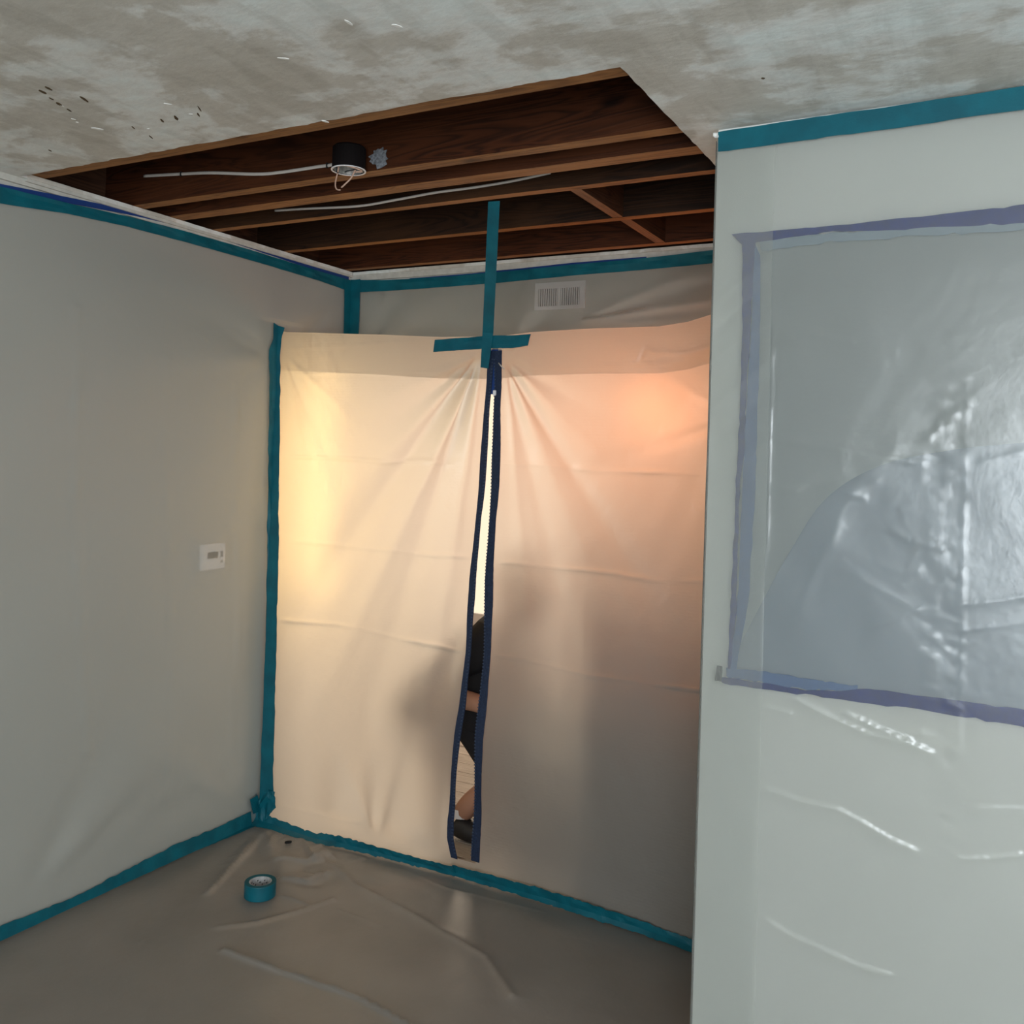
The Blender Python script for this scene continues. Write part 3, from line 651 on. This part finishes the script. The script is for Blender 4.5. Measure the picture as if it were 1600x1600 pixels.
px_strip('painters_tape_strip', [(1128, 1058), (1200, 1068), (1250, 1078), (1300, 1080), (1350, 1076), (1450, 1088), (1600, 1109), (2340, 1208)], [(1128, 1067), (1200, 1078), (1300, 1091), (1400, 1104), (1500, 1119), (1600, 1135), (2340, 1242)], (1, yr1-.0066), (1, yr1-.0066), MT['blue_tape'], 70, label='blue tape strip along the bottom of the opening on the right wall, behind plastic', rough=.003)
px_strip('painters_tape_strip', [(1185, 376), (1300, 364), (1420, 357), (1600, 344), (1900, 312)], [(1190, 392), (1300, 378), (1420, 370), (1600, 358), (1900, 326)], (1, yr1-.0062), (1, yr1-.0062), simple('grey_blue_tape', (.30, .37, .42), .6, .3), 60, label='faint grey-blue tape edge under the top blue strip of the right wall opening', rough=.004)
px_strip('painters_tape_strip', [(1135, 1043), (1200, 1050), (1260, 1060), (1340, 1072)], [(1135, 1057), (1200, 1068), (1260, 1078), (1340, 1078)], (1, yr1-.0062), (1, yr1-.0062), m2, 40, label='pale blue tape end just above the bottom blue strip of the right wall opening', rough=.003)
px_strip('wire_clip', [(1120, 1040), (1128, 1041)], [(1117, 1063), (1128, 1065)], (1, yr1-.009), (1, yr1-.009), simple('clip_grey', (.08, .09, .09), .5, .4), 8, label='small dark bent metal clip at the lower left corner of the wall opening', cat='clip', wave=.006, thick=.002)

# outer sheet wraps round the wall end; wavy left edge
nS, nZ = 420, 420
s = np.concatenate([np.linspace(-.70, 0, 60), np.linspace(.004, 1.9, nS-60)]); zz = np.linspace(.0, 2.408, nZ)
Sg, Zg = np.meshgrid(s, zz, indexing='ij')
XE, YE = XR-.0008, YR-.016
slack = .0015*sm((1.9-Zg)/.7)*(.7+.8*vn(Zg*1.1, Zg*0, 5)+.6*vn(Zg*6, Zg*0+2, 6))+0.0008*vn(Zg*14, Zg*0, 7)*sm((2.3-Zg)/.3)
Rr = .012
Xf = np.where(Sg >= 0, XE-slack*np.exp(-np.maximum(Sg, 0)/.05)+Sg, XE-slack*np.exp(np.minimum(Sg, 0)/.15))
Yf = np.where(Sg >= 0, YE, YE-Sg)
rw = lambda pts: [(W(*q, 1, YE)[0]-XE, W(*q, 1, YE)[2]) for q in pts]
D = .006*vn(Sg*2.2, Zg*1.6, 21)+.0022*fbm(Sg*7, Zg*5, 22)
seam = rw([(1212, 292), (1208, 500), (1203, 640), (1200, 800), (1188, 940), (1186, 1050), (1184, 1300), (1178, 1600)])
D += .45*crease(Sg, Zg, seam, .004, .008)
D += crease(Sg, Zg, rw([(1203, 640), (1200, 720), (1199, 860)]), .004, .003)
st = rw([(1203, 500), (1200, 800), (1186, 1000)])
# diagonal tension folds between the edge and the seam
for i, (x0, y0, x1, y1, am) in enumerate([(1118, 470, 1205, 400, .006), (1116, 520, 1200, 440, -.006), (1114, 560, 1205, 500, .006), (1112, 640, 1203, 560, .007), (1110, 700, 1200, 610, -.005), (1108, 760, 1200, 690, .006),
                                          (1106, 820, 1196, 760, .004), (1104, 880, 1194, 862, .005), (1100, 960, 1180, 920, .004), (1096, 1180, 1184, 1300, .004), (1180, 1170, 1100, 1010, .004)]):
    D += crease(Sg, Zg, rw([(x0, y0), (x1, y1)]), .011, am*.62)
cre = [([(1212, 512), (1260, 520), (1330, 532)], .006, .003), ([(1215, 540), (1250, 532)], .005, .003), ([(1215, 686), (1290, 694), (1350, 708), (1400, 718), (1440, 724)], .006, .0045),
       ([(1240, 692), (1310, 706), (1380, 724)], .005, .003), ([(1208, 762), (1240, 764), (1265, 752), (1310, 764), (1350, 778)], .006, .004), ([(1208, 770), (1250, 766)], .004, .003), ([(1535, 722), (1600, 706)], .006, .003),
       ([(1250, 874), (1320, 878)], .004, .002), ([(1395, 832), (1430, 846), (1470, 856)], .006, .0035), ([(1345, 905), (1400, 935), (1435, 955)], .006, .003), ([(1370, 880), (1400, 892), (1435, 892)], .005, .0025), ([(1365, 980), (1420, 958), (1440, 950)], .005, .003),
       ([(1500, 944), (1560, 940), (1610, 930)], .006, .005), ([(1500, 985), (1610, 972)], .005, .003),
       ([(1245, 1094), (1300, 1122), (1360, 1148), (1420, 1162), (1456, 1178)], .006, .006), ([(1320, 1114), (1370, 1138), (1420, 1158)], .005, .005), ([(1196, 1105), (1236, 1116)], .004, .004),
       ([(1200, 1234), (1250, 1252), (1310, 1266), (1345, 1285), (1390, 1312), (1430, 1330)], .006, .005), ([(1500, 1343), (1550, 1342), (1595, 1336)], .005, .004), ([(1530, 1264), (1600, 1266)], .005, .002),
       ([(1200, 1440), (1230, 1460), (1280, 1482), (1340, 1510), (1390, 1524)], .007, .005), ([(1510, 600), (1500, 1180)], .004, .0012), ([(1506, 790), (1502, 930)], .003, .0018),
       ([(1440, 1130), (1435, 1440)], .003, .0012), ([(1497, 1120), (1493, 1440)], .003, .0012), ([(1150, 238), (1152, 330)], .003, .002),
       ([(1300, 850), (1310, 820)], .02, .004), ([(1370, 750), (1330, 770)], .02, .004), ([(1250, 950), (1330, 760), (1400, 700)], .03, .005)]
for pts, w, am in cre: D += crease(Sg, Zg, rw(pts), w*(.7 if pts[0][1] > 1085 else 1), am*(2.8 if pts[0][1] > 1085 else 1.2))
D = .42*D*sm((2.385-Zg)/.25)*np.where(Sg >= 0, sm(Sg/.03)*.85+.15, .3)
# crinkled columns
def crink(xc, wd, z0, z1, am, ang, seed):
    c = np.exp(-((Sg-xc-.008*vn(Zg*8, Zg*0, seed))/wd)**4)*sm((Zg-z0)/.15)*sm((z1-Zg)/.15)
    return am*.45*c*(vn(Sg*9+ang*Zg*2, Zg*55+Sg*ang, seed)+.5*vn(Sg*22, Zg*90, seed+1))*(.5+1.2*np.abs(vn(Zg*5, Zg*0, seed+2))*2)
c1 = rw([(1460, 800)])[0][0]; c2 = rw([(1496, 800)])[0][0]
zz0 = rw([(1470, 1420)])[0][1]; zz1 = rw([(1480, 560)])[0][1]
D += crink(c1, .018, zz0, zz1, .0050, 6, 51)+crink(c2, .018, zz0-.02, zz1+.05, .0055, 14, 61)
# bunched patch near the top of the crinkles
bx = rw([(1478, 660)])[0]
D += .0025*np.exp(-(((Sg-bx[0])*.7-(Zg-bx[1])*.7)/.012)**2-(((Sg-bx[0])*.7+(Zg-bx[1])*.7)/.05)**2)*(1+vn(Sg*60, Zg*60, 3)*2)
Yf = Yf-np.where(Sg >= 0, np.maximum(D, -.002), 0)
Xf = Xf-np.where(Sg < 0, np.abs(D)*.2, 0)
P = np.stack([Xf, Yf, Zg], -1)
o = grid('plastic_sheet', P, MT['poly_right'])
tag(o, 'glossy translucent plastic sheet on the right wall, wrapped round its end, with crinkled columns', 'plastic sheet')
sel = np.where((s > .002) & (s < .150))[0]
Q = P[sel[0]:sel[-1]+1].copy(); Q[..., 1] -= .0015+.003*np.maximum(0, vn(Q[..., 2]*6, Q[..., 0]*9+Q[..., 2]*3, 44))*sm(Sg[sel[0]:sel[-1]+1]/.08)
Q[..., 0] += (.010*(Q[..., 2].max()-Q[..., 2])/2.4)*sm(Sg[sel[0]:sel[-1]+1]/.15)
grid('overlap_strip', Q, MT['poly_lap'], o)
px_strip(TN, [(1122, 206), (1200, 194), (1300, 179), (1400, 165), (1500, 150), (1600, 134), (2900, -68)], [(1122, 237), (1200, 227), (1300, 213), (1400, 200), (1500, 185), (1600, 171), (2900, -10)], (1, YE-.003), (1, YE-.003), MT['teal'], 70, label='wide teal masking tape strip along the top of the right wall', rough=.0012)
px_strip('plaster_crumb', [(1114, 207), (1122, 206)], [(1115, 213), (1122, 214)], (1, YE-.004), (1, YE-.004), MT['paper'], 5, k=4, label='tiny white crumb of plaster at the end of the right wall tape', cat='crumb', wave=.01, thick=.004)

# ---- floor sheet
nX, nY = 400, 520
Xg, Yg = np.meshgrid(np.linspace(XL+.01, 1.4, nX), np.linspace(-.6, 3.06, nY), indexing='ij')
fl = lambda pts: [tuple(W(*q, 2, 0)[:2]) for q in pts]
e = sm((Xg-XL-.05)/.15)*sm((3.02-Yg)/.14)
H = .006*(vn(Xg*2, Yg*1.6, 71)+.5)+.0016*fbm(Xg*6, Yg*6, 72)
pin = fl([(408, 1290)])[0]
H += rays(Xg, Yg, pin, [(-88, .015, .07, .016, .5), (-72, .012, .05, -.010, .4), (-62, .012, .06, .018, .45), (-50, .01, .05, -.010, .35), (-38, .012, .05, .014, .4), (-100, .02, .05, -.012, .5), (-112, .02, .05, .012, .7)])
for pts, w, am in [([(350, 1488), (420, 1515), (500, 1542), (560, 1562), (610, 1590), (660, 1620)], .010, .014), ([(432, 1400), (485, 1418)], .006, .008), ([(340, 1452), (400, 1444), (470, 1426), (520, 1408)], .012, .009),
                   ([(430, 1350), (480, 1352), (510, 1340)], .018, .016), ([(440, 1378), (480, 1384), (510, 1370)], .018, .016), ([(465, 1300), (480, 1330), (492, 1350)], .014, .014), ([(500, 1320), (520, 1345)], .014, .010),
                   ([(415, 1297), (380, 1340), (325, 1400)], .016, .014), ([(432, 1300), (420, 1325)], .008, .012), ([(500, 1345), (560, 1390), (640, 1430), (760, 1500), (800, 1560)], .03, .010), ([(520, 1420), (600, 1450)], .006, .003),
                   ([(230, 1470), (218, 1480)], .004, .004), ([(600, 1345), (700, 1390), (850, 1425)], .008, .004)]:
    H += crease(Xg, Yg, fl(pts), w*.62, am*1.3)
H += .022*np.abs(vn(Xg*8+Yg*4, Yg*11-Xg*4, 81))*sm(1-np.hypot(Xg+2.30, (Yg-2.80)*1.2)/.45)*1.6
H = np.maximum(H, 0)*e+.001
gather = .010*sm((Yg-2.86)/.08)*sm((3.0-Yg)/.04)*(.5+vn(Xg*38, Yg*3, 77))*sm((-1.9-Xg)/.3)
rolld = sm(1-np.hypot(Xg+2.335, Yg-2.533)/.12)
H = H*(1-rolld)+.002*rolld
o = grid('floor_sheet', np.stack([Xg, Yg, H+gather], -1), MT['poly_floor'])
tag(o, 'clear wrinkled plastic sheet covering the whole floor', 'plastic sheet')
for (px, py, ln) in ((450, 1322, .028),):
    p = W(px, py, 2, 0); 
    v = [(p[0]+ln*.5*math.cos(t)*math.cos(.9)-.007*math.sin(t)*math.sin(.9), p[1]+ln*.5*math.cos(t)*math.sin(.9)+.007*math.sin(t)*math.cos(.9), z) for z in (.012, .019) for t in np.linspace(0, 2*math.pi, 9)[:-1]]
    f = [tuple(range(8))[::-1], tuple(range(8, 16))]+[(i, (i+1) % 8, 8+(i+1) % 8, 8+i) for i in range(8)]
    tag(mesh('debris_flake', v, f, MT['debris']), 'small black flake on the floor plastic in front of the corner', 'flake')

# ================================================================== THINGS
# zipper tapes on the curtain
def zipper(P, w, name, teeth_side):
    z = np.linspace(P[-1, 1], P[0, 1], 160); x = np.interp(z, P[::-1, 1], P[::-1, 0])
    wv = .004*np.sin(z*31)*.5
    yy = YC+.031*sm((.5-z)/.5)-.004+.006*np.sin(z*9)*sm((1.85-z)/.4)*sm((z-.1)/.2)
    ww = w*(1+.12*np.sin(z*13))
    A = np.stack([x-ww/2+wv*.3, yy, z], -1); B = np.stack([x+ww/2+wv*.3, yy-.002, z], -1)
    o = ribbon(name, lerp_rows(A, B, 4), MT['navy_zip'], CUR, thick=.0018, rough=.0006)
    # teeth coil
    f = []; v = []
    cxs = x+(ww/2-.004)*teeth_side
    for i, zt in enumerate(np.arange(P[-1, 1]+.02, P[0, 1]-.03, .0125)):
        xc = np.interp(zt, z, cxs); yc = np.interp(zt, z, yy)-.0055; k = len(v)
        for dz in (0, .004):
            v += [(xc-.0035, yc+.0025, zt+dz), (xc+.0035, yc+.0025, zt+dz+.001), (xc+.0035, yc, zt+dz+.001), (xc-.0035, yc, zt+dz)]
        f += [(k, k+1, k+2, k+3), (k+7, k+6, k+5, k+4), (k, k+4, k+5, k+1), (k+1, k+5, k+6, k+2), (k+2, k+6, k+7, k+3), (k+3, k+7, k+4, k)]
    t = mesh('zipper_teeth', v, f, MT['zip_teeth'], o); t['kind'] = 'stuff'
    return o
zipper(Lw, .027, 'zipper_tape', 1)
zipper(Rw, .033, 'zipper_tape', -1)
# closed top part of the zipper and slider
A = np.array([W(764, 546, 1, YC-.001), W(764, 580, 1, YC-.001), W(765, 616, 1, YC-.001)]); B = np.array([W(784, 546, 1, YC-.001), W(783, 580, 1, YC-.001), W(779, 616, 1, YC-.001)])
ribbon('closed_zipper', lerp_rows(arc(A, 14), arc(B, 14), 3), MT['navy_tape'], CUR, thick=.002)
p = W(773, 614, 1, YC-.006)
boxes('slider', [(p[0]-.006, p[1]-.005, p[2]-.010, p[0]+.006, p[1]+.003, p[2]+.010)], MT['white_plastic'], CUR, bevel=.002)
tube('pull_thread', [W(779, 567, 1, YC-.010), W(783, 572, 1, YC-.016), W(788, 577, 1, YC-.009)], .0022, MT['cable'], CUR, 6)

# air register
r0 = W(838, 444, 1, YB); r1 = W(915, 480, 1, YB)
rx0, rx1, rz0, rz1 = -1.815, -1.58, 2.228, 2.344
REG = empty('air_register', (rx0, YB, rz0), 'white double louvred air register on the back wall, blurred behind plastic', 'vent')
fm = .017; mid = .012; cx = .5*(rx0+rx1)
boxes('frame', [(rx0, YB-.006, rz1-.026, rx1, YB-.0003, rz1), (rx0, YB-.006, rz0, rx1, YB-.0003, rz0+.016), (rx0, YB-.006, rz0+.016, rx0+fm, YB-.0003, rz1-.026), (rx1-.025, YB-.006, rz0+.016, rx1, YB-.0003, rz1-.026), (cx-.008, YB-.006, rz0+.016, cx+.002, YB-.0003, rz1-.026)], MT['white_plastic'], REG)
boxes('duct', [(rx0+.010, YB-.0012, rz0+.012, rx1-.018, YB-.0004, rz1-.02)], MT['dark'], REG)
for a, b in ((rx0+fm, cx-.008), (cx+.002, rx1-.025)):
    n = 9
    for i in range(n):
        xs = a+(b-a)*(i+.5)/n
        boxes('slat', [(xs-.0026, YB-.005, rz0+.017, xs+.0026, YB-.0014, rz1-.027)], MT['white_plastic'], REG)

# thermostat
TH = empty('thermostat', (XL, 2.70, 1.16), 'small white wall thermostat with grey screen, behind the left wall plastic', 'thermostat')
y0, y1, z0, z1 = 2.637, 2.762, 1.107, 1.212
boxes('body', [(XL+.0003, y0, z0, XL+.020, y1, z1)], MT['white_plastic'], TH, bevel=.006)
boxes('screen', [(XL+.019, y0+.028, z0+.046, XL+.0212, y0+.082, z0+.072)], MT['screen'], TH, bevel=.0007)
boxes('button', [(XL+.019, y0+.096, z0+.061, XL+.0215, y0+.108, z0+.071)], MT['button'], TH, bevel=.001)
boxes('button', [(XL+.019, y0+.096, z0+.049, XL+.0215, y0+.108, z0+.059)], MT['button'], TH, bevel=.001)
boxes('button', [(XL+.019, y0+.097, z0+.026, XL+.0215, y0+.107, z0+.034)], MT['button'], TH, bevel=.001)

# tape roll
RL = empty('tape_roll', (-2.335, 2.533, .004), 'roll of teal masking tape lying on the floor plastic near the corner', 'tape roll')
prof = [(.040, .0), (.055, 0), (.0555, .002), (.0555, .048), (.055, .050)]
for i in range(7): prof += [(.0545-i*.0020, .050-(.0006 if i % 2 else 0)), (.0538-i*.0020, .050)]
prof += [(.040, .050)]
rmat = simple('tape_side', (.010, .085, .105), .7, .2, .3, 200)
o = lathe('tape_body', prof, MT['teal'], (-2.335, 2.533, .004), RL, 56)
o.data.materials.append(rmat)
for p_ in o.data.polygons:
    if abs(p_.normal.z) > .4: p_.material_index = 1
lathe('core', [(.0365, .001), (.0400, .001), (.0400, .0485), (.0365, .0485)], MT['core'], (-2.335, 2.533, .004), RL, 48)
for k in range(9):    # printed marks inside the card core
    an = math.radians(95+k*13); zc = .030+.008*math.sin(k*2.1)
    x, y_ = -2.335+.0363*math.cos(an), 2.533+.0363*math.sin(an)
    o = mesh('print_mark', [(x-.003*math.sin(an), y_+.003*math.cos(an), zc), (x+.002*math.sin(an), y_-.002*math.cos(an), zc+.002), (x+.002*math.sin(an), y_-.002*math.cos(an), zc+.006), (x-.003*math.sin(an), y_+.003*math.cos(an), zc+.004)], [(0, 1, 2, 3)], MT['dark'], RL)
lathe('inner_card', [(.001, .0005), (.0362, .0005), (.0362, .002), (.001, .002)], MT['core'], (-2.335, 2.533, .004), RL, 32)

# junction box
bc = (-1.78, 2.190)
JB = empty('junction_box', (bc[0], bc[1], ZJ), 'round junction box with bare wires hanging on the second joist', 'junction box')
lathe('shell', [(.0, .062), (.046, .062), (.050, .057), (.050, -.006), (.0515, -.006), (.0515, -.009), (.046, -.009), (.046, .055), (.0, .055)], MT['box_black'], (bc[0], bc[1], ZJ), JB, 32, closed=False)
lathe('rim', [(.0475, -.0105), (.0525, -.0105), (.0525, -.0085), (.0475, -.0085)], MT['white_plastic'], (bc[0], bc[1], ZJ), JB, 32)
lathe('liner', [(.0, .030), (.020, .022), (.034, .030), (.0448, .014), (.0448, -.008), (.0455, -.008), (.0455, .034), (.0, .034)], MT['metal'], (bc[0], bc[1], ZJ), JB, 24, closed=False)
zb = ZJ-.01
tube('wire', spline([(bc[0]-.018, bc[1]-.02, zb+.03), (bc[0]-.020, bc[1]-.025, zb-.006), (bc[0]-.024, bc[1]-.03, zb-.045), (bc[0]-.018, bc[1]-.03, zb-.062), (bc[0]-.004, bc[1]-.03, zb-.066)], 18), .0022, MT['copper'], JB, 6)
tube('wire', spline([(bc[0]+.034, bc[1]-.005, zb+.01), (bc[0]+.036, bc[1]-.015, zb-.008), (bc[0]+.028, bc[1]-.022, zb-.032), (bc[0]+.008, bc[1]-.028, zb-.052), (bc[0]-.002, bc[1]-.028, zb-.058)], 18), .0024, MT['copper'], JB, 6)
tube('wire', spline([(bc[0]-.022, bc[1]-.028, zb+.03), (bc[0]-.021, bc[1]-.03, zb-.006), (bc[0]-.014, bc[1]-.03, zb-.014)], 10), .0016, MT['dark'], JB, 6)
tube('wire', spline([(bc[0]+.025, bc[1]-.02, zb+.01), (bc[0]+.040, bc[1]-.012, zb-.002), (bc[0]+.018, bc[1]-.03, zb-.012), (bc[0]+.014, bc[1]-.034, zb-.016)], 12), .002, MT['dark'], JB, 6)
tube('wire', spline([(bc[0]+.015, bc[1]-.035, zb+.004), (bc[0]+.045, bc[1]-.022, zb-.004), (bc[0]+.052, bc[1]+.0, zb-.008), (bc[0]+.030, bc[1]-.01, zb-.010)], 12), .0022, MT['copper'], JB, 6)
# old paint splashed on the joist beside the box
nS = 26; v = []; f = []
pts = []
for i in range(nS):
    t = 2*math.pi*i/nS; r = 1+.5*(random.random()-.5)
    pts.append((bc[0]+.072+.034*math.cos(t)*r, 2.2435, ZJ+.036+.028*math.sin(t)*r))
v = pts+[(x, y_-.0018, z) for x, y_, z in pts]
f = [tuple(range(nS, 2*nS))]+[(i, (i+1) % nS, nS+(i+1) % nS, nS+i) for i in range(nS)]
mesh('paint_splash', v, f, MT['splash'], CEIL)
# cables
y2 = 2.2385
pc = spline([W(225, 275, 1, y2), W(280, 272, 1, y2), W(330, 270, 1, y2-.002), W(400, 272, 1, y2-.002), W(440, 269, 1, y2), W(500, 260, 1, y2), W(516, 258, 1, y2), W(530, 253, 1, y2)], 60)
CB = empty('electrical_cable', tuple(pc[0]), 'off-white flat cable stapled to the second joist, running to the junction box', 'cable')
tube('sheath', pc, .0055, MT['cable'], CB, 8, flat=.5)
for k in (9, 47):
    q = pc[k]; boxes('staple', [(q[0]-.0015, q[1]-.006, q[2]-.008, q[0]+.0015, q[1]+.002, q[2]+.008)], MT['dark'], CB)
y3 = 2.612
pc = spline([W(430, 329, 1, y3), W(480, 326, 1, y3), W(560, 322, 1, y3), W(620, 312, 1, y3-.01), W(680, 301, 1, y3-.01), W(740, 293, 1, y3), W(800, 283, 1, y3), W(860, 270, 1, y3)], 60)
tag(tube('electrical_cable', pc, .0045, MT['cable']), 'pale cable sagging along the fourth joist, behind the doubled joists', 'cable')

# ------------------------------------------------------------------ person beyond the curtain
def skin(name, verts, edges, radii, mat, parent, root=0, sub=2):
    me = bpy.data.meshes.new(name); me.from_pydata(verts, edges, []); me.update()
    o = link(name, me, mat, parent)
    md = o.modifiers.new('skin', 'SKIN'); md.use_smooth_shade = True
    for i, r in enumerate(radii):
        rr = tuple(1.2*q for q in r) if isinstance(r, tuple) else (1.2*r, 1.2*r)
        me.skin_vertices[0].data[i].radius = rr
    me.skin_vertices[0].data[root].use_root = True
    s = o.modifiers.new('sub', 'SUBSURF'); s.levels = s.render_levels = sub
    # bake, so that the mesh itself carries the figure
    dg = bpy.context.evaluated_depsgraph_get(); dg.update()
    ev = o.evaluated_get(dg); nm = bpy.data.meshes.new_from_object(ev)
    o.modifiers.clear(); o.data = nm; nm.name = name
    if not len(nm.materials): nm.materials.append(mat)
    nm.shade_smooth()
    return o
PER = empty('person', (-1.9, 3.44, 0), 'person in black clothing with black shoes crouching behind the curtain slit', 'person')
px_, py_ = -1.86, 3.46
V = [(-1.85, 3.42, .40), (-1.86, 3.42, .56), (-1.87, 3.42, .70), (-1.86, 3.42, .84), (-1.83, 3.42, .92), (-1.77, 3.42, .97), (-1.72, 3.42, 1.06), (-1.715, 3.42, 1.14),   # 0-7 pelvis..crown
     (-1.83, 3.36, .38), (-1.54, 3.34, .50), (-1.97, 3.34, .14), (-1.99, 3.34, .09),     # 8-11 right leg
     (-1.83, 3.50, .38), (-1.56, 3.50, .52), (-1.74, 3.50, .16), (-1.75, 3.50, .10),     # 12-15 left leg
     (-1.88, 3.30, .84), (-2.20, 3.27, .62), (-1.82, 3.24, .60), (-1.76, 3.24, .60),     # 16-19 right arm
     (-1.83, 3.545, .84), (-1.70, 3.57, .62), (-1.56, 3.545, .64), (-1.50, 3.50, .64)]     # 20-23 left arm
E_ = [(0, 1), (1, 2), (2, 3), (3, 4), (4, 5), (5, 6), (6, 7), (0, 8), (8, 9), (9, 10), (10, 11), (0, 12), (12, 13), (13, 14), (14, 15), (3, 16), (16, 17), (17, 18), (18, 19), (3, 20), (20, 21), (21, 22), (22, 23)]
R_ = [.12, .11, .12, .10, .06, .055, .085, .06, .085, .062, .040, .036, .085, .062, .040, .036, .055, .043, .030, .026, .055, .043, .030, .026]
skin('body', V, E_, R_, MT['skin'], PER)
# hands: palm and five fingers each
def hand(base, dirv, side):
    b = Vector(base); d = Vector(dirv).normalized(); s = Vector(side).normalized(); n = d.cross(s)
    vs = [tuple(b), tuple(b+d*.045)]; es = [(0, 1)]; rs = [(.024, .014), (.032, .014)]
    for k, (off, ln) in enumerate(((-.027, .062), (-.009, .072), (.009, .067), (.026, .052))):
        i0 = len(vs); p0 = b+d*.075+s*off
        vs += [tuple(p0), tuple(p0+d*ln*.5+n*.008), tuple(p0+d*ln*.8+n*.024)]; rs += [.0095, .0085, .007]; es += [(1, i0), (i0, i0+1), (i0+1, i0+2)]
    i0 = len(vs); p0 = b+d*.025-s*.034
    vs += [tuple(p0), tuple(p0+d*.03-s*.012+n*.006), tuple(p0+d*.052-s*.010+n*.014)]; rs += [.011, .010, .008]; es += [(0, i0), (i0, i0+1), (i0+1, i0+2)]
    skin('hand', vs, es, rs, MT['skin'], PER, 0, 2)
hand((-1.77, 3.24, .60), (1, .1, -.35), (0, 1, 0)); hand((-1.51, 3.50, .64), (1, -.1, -.25), (0, 1, 0))
skin('shirt', [(-1.92, 3.42, .40), (-1.93, 3.42, .56), (-1.91, 3.42, .72), (-1.88, 3.42, .84), (-1.835, 3.42, .905), (-1.88, 3.30, .835), (-2.19, 3.27, .63), (-2.03, 3.255, .61), (-1.84, 3.545, .835), (-1.78, 3.56, .74)],
     [(0, 1), (1, 2), (2, 3), (3, 4), (3, 5), (5, 6), (6, 7), (3, 8), (8, 9)], [.15, .135, .145, .125, .075, .080, .055, .042, .085, .070], MT['black_cloth'], PER)
skin('trousers', [(-1.90, 3.42, .38), (-1.92, 3.42, .50), (-1.83, 3.36, .37), (-1.50, 3.34, .50), (-1.70, 3.34, .34), (-1.83, 3.50, .37), (-1.52, 3.50, .52), (-1.66, 3.50, .30)],
     [(0, 1), (0, 2), (2, 3), (3, 4), (0, 5), (5, 6), (6, 7)], [.155, .14, .115, .09, .075, .115, .09, .075], MT['black_cloth'], PER)
skin('hair', [(-1.74, 3.42, 1.10), (-1.73, 3.42, 1.16), (-1.765, 3.42, 1.09), (-1.77, 3.42, 1.03)], [(0, 1), (0, 2), (2, 3)], [.074, .06, .062, .045], MT['hair'], PER)
for s in (-1, 1):
    lathe('eye', [(0, -.009), (.007, -.006), (.009, 0), (.007, .006), (0, .009)], MT['eye'], (-1.642, 3.42+s*.032, 1.085), PER, 10, closed=False)
    skin('ear', [(-1.725, 3.42+s*.086, 1.065), (-1.725, 3.42+s*.092, 1.09)], [(0, 1)], [(.012, .008), (.014, .008)], MT['skin'], PER)
skin('nose', [(-1.640, 3.42, 1.085), (-1.620, 3.42, 1.055), (-1.632, 3.42, 1.045)], [(0, 1), (1, 2)], [.009, .013, .010], MT['skin'], PER)
skin('mouth', [(-1.643, 3.40, 1.018), (-1.634, 3.42, 1.016), (-1.643, 3.44, 1.018)], [(0, 1), (1, 2)], [.006, .008, .006], simple('lips', (.28, .10, .08), .5), PER)
# shoes with white stripe, white sock edge
for (ax, ay) in ((-2.02, 3.34), (-1.78, 3.50)):
    sh = skin('shoe', [(ax, ay, .075), (ax+.03, ay, .050), (ax+.11, ay, .042), (ax+.19, ay, .034), (ax+.235, ay, .028)], [(0, 1), (1, 2), (2, 3), (3, 4)], [(.042, .045), (.042, .045), (.044, .036), (.044, .030), (.032, .022)], MT['black_rubber'], PER)
    lathe('sock', [(.040, 0), (.043, 0), (.042, .035), (.038, .035)], MT['white_cloth'], (ax+.028, ay, .098), PER, 18)
# white trim bands on the clothing
for (z, x0) in ((.885, -2.00), (.60, -2.00)):
    A = np.array([(x0-.045+t*.10, 3.42-.165*math.sin(min(1, .2+t)*1.5), z-.02*t) for t in np.linspace(.42, 1, 12)])
    ribbon('trim_band', lerp_rows(A, A+np.array([0, 0, .012]), 3), MT['white_cloth'], PER, thick=.002)
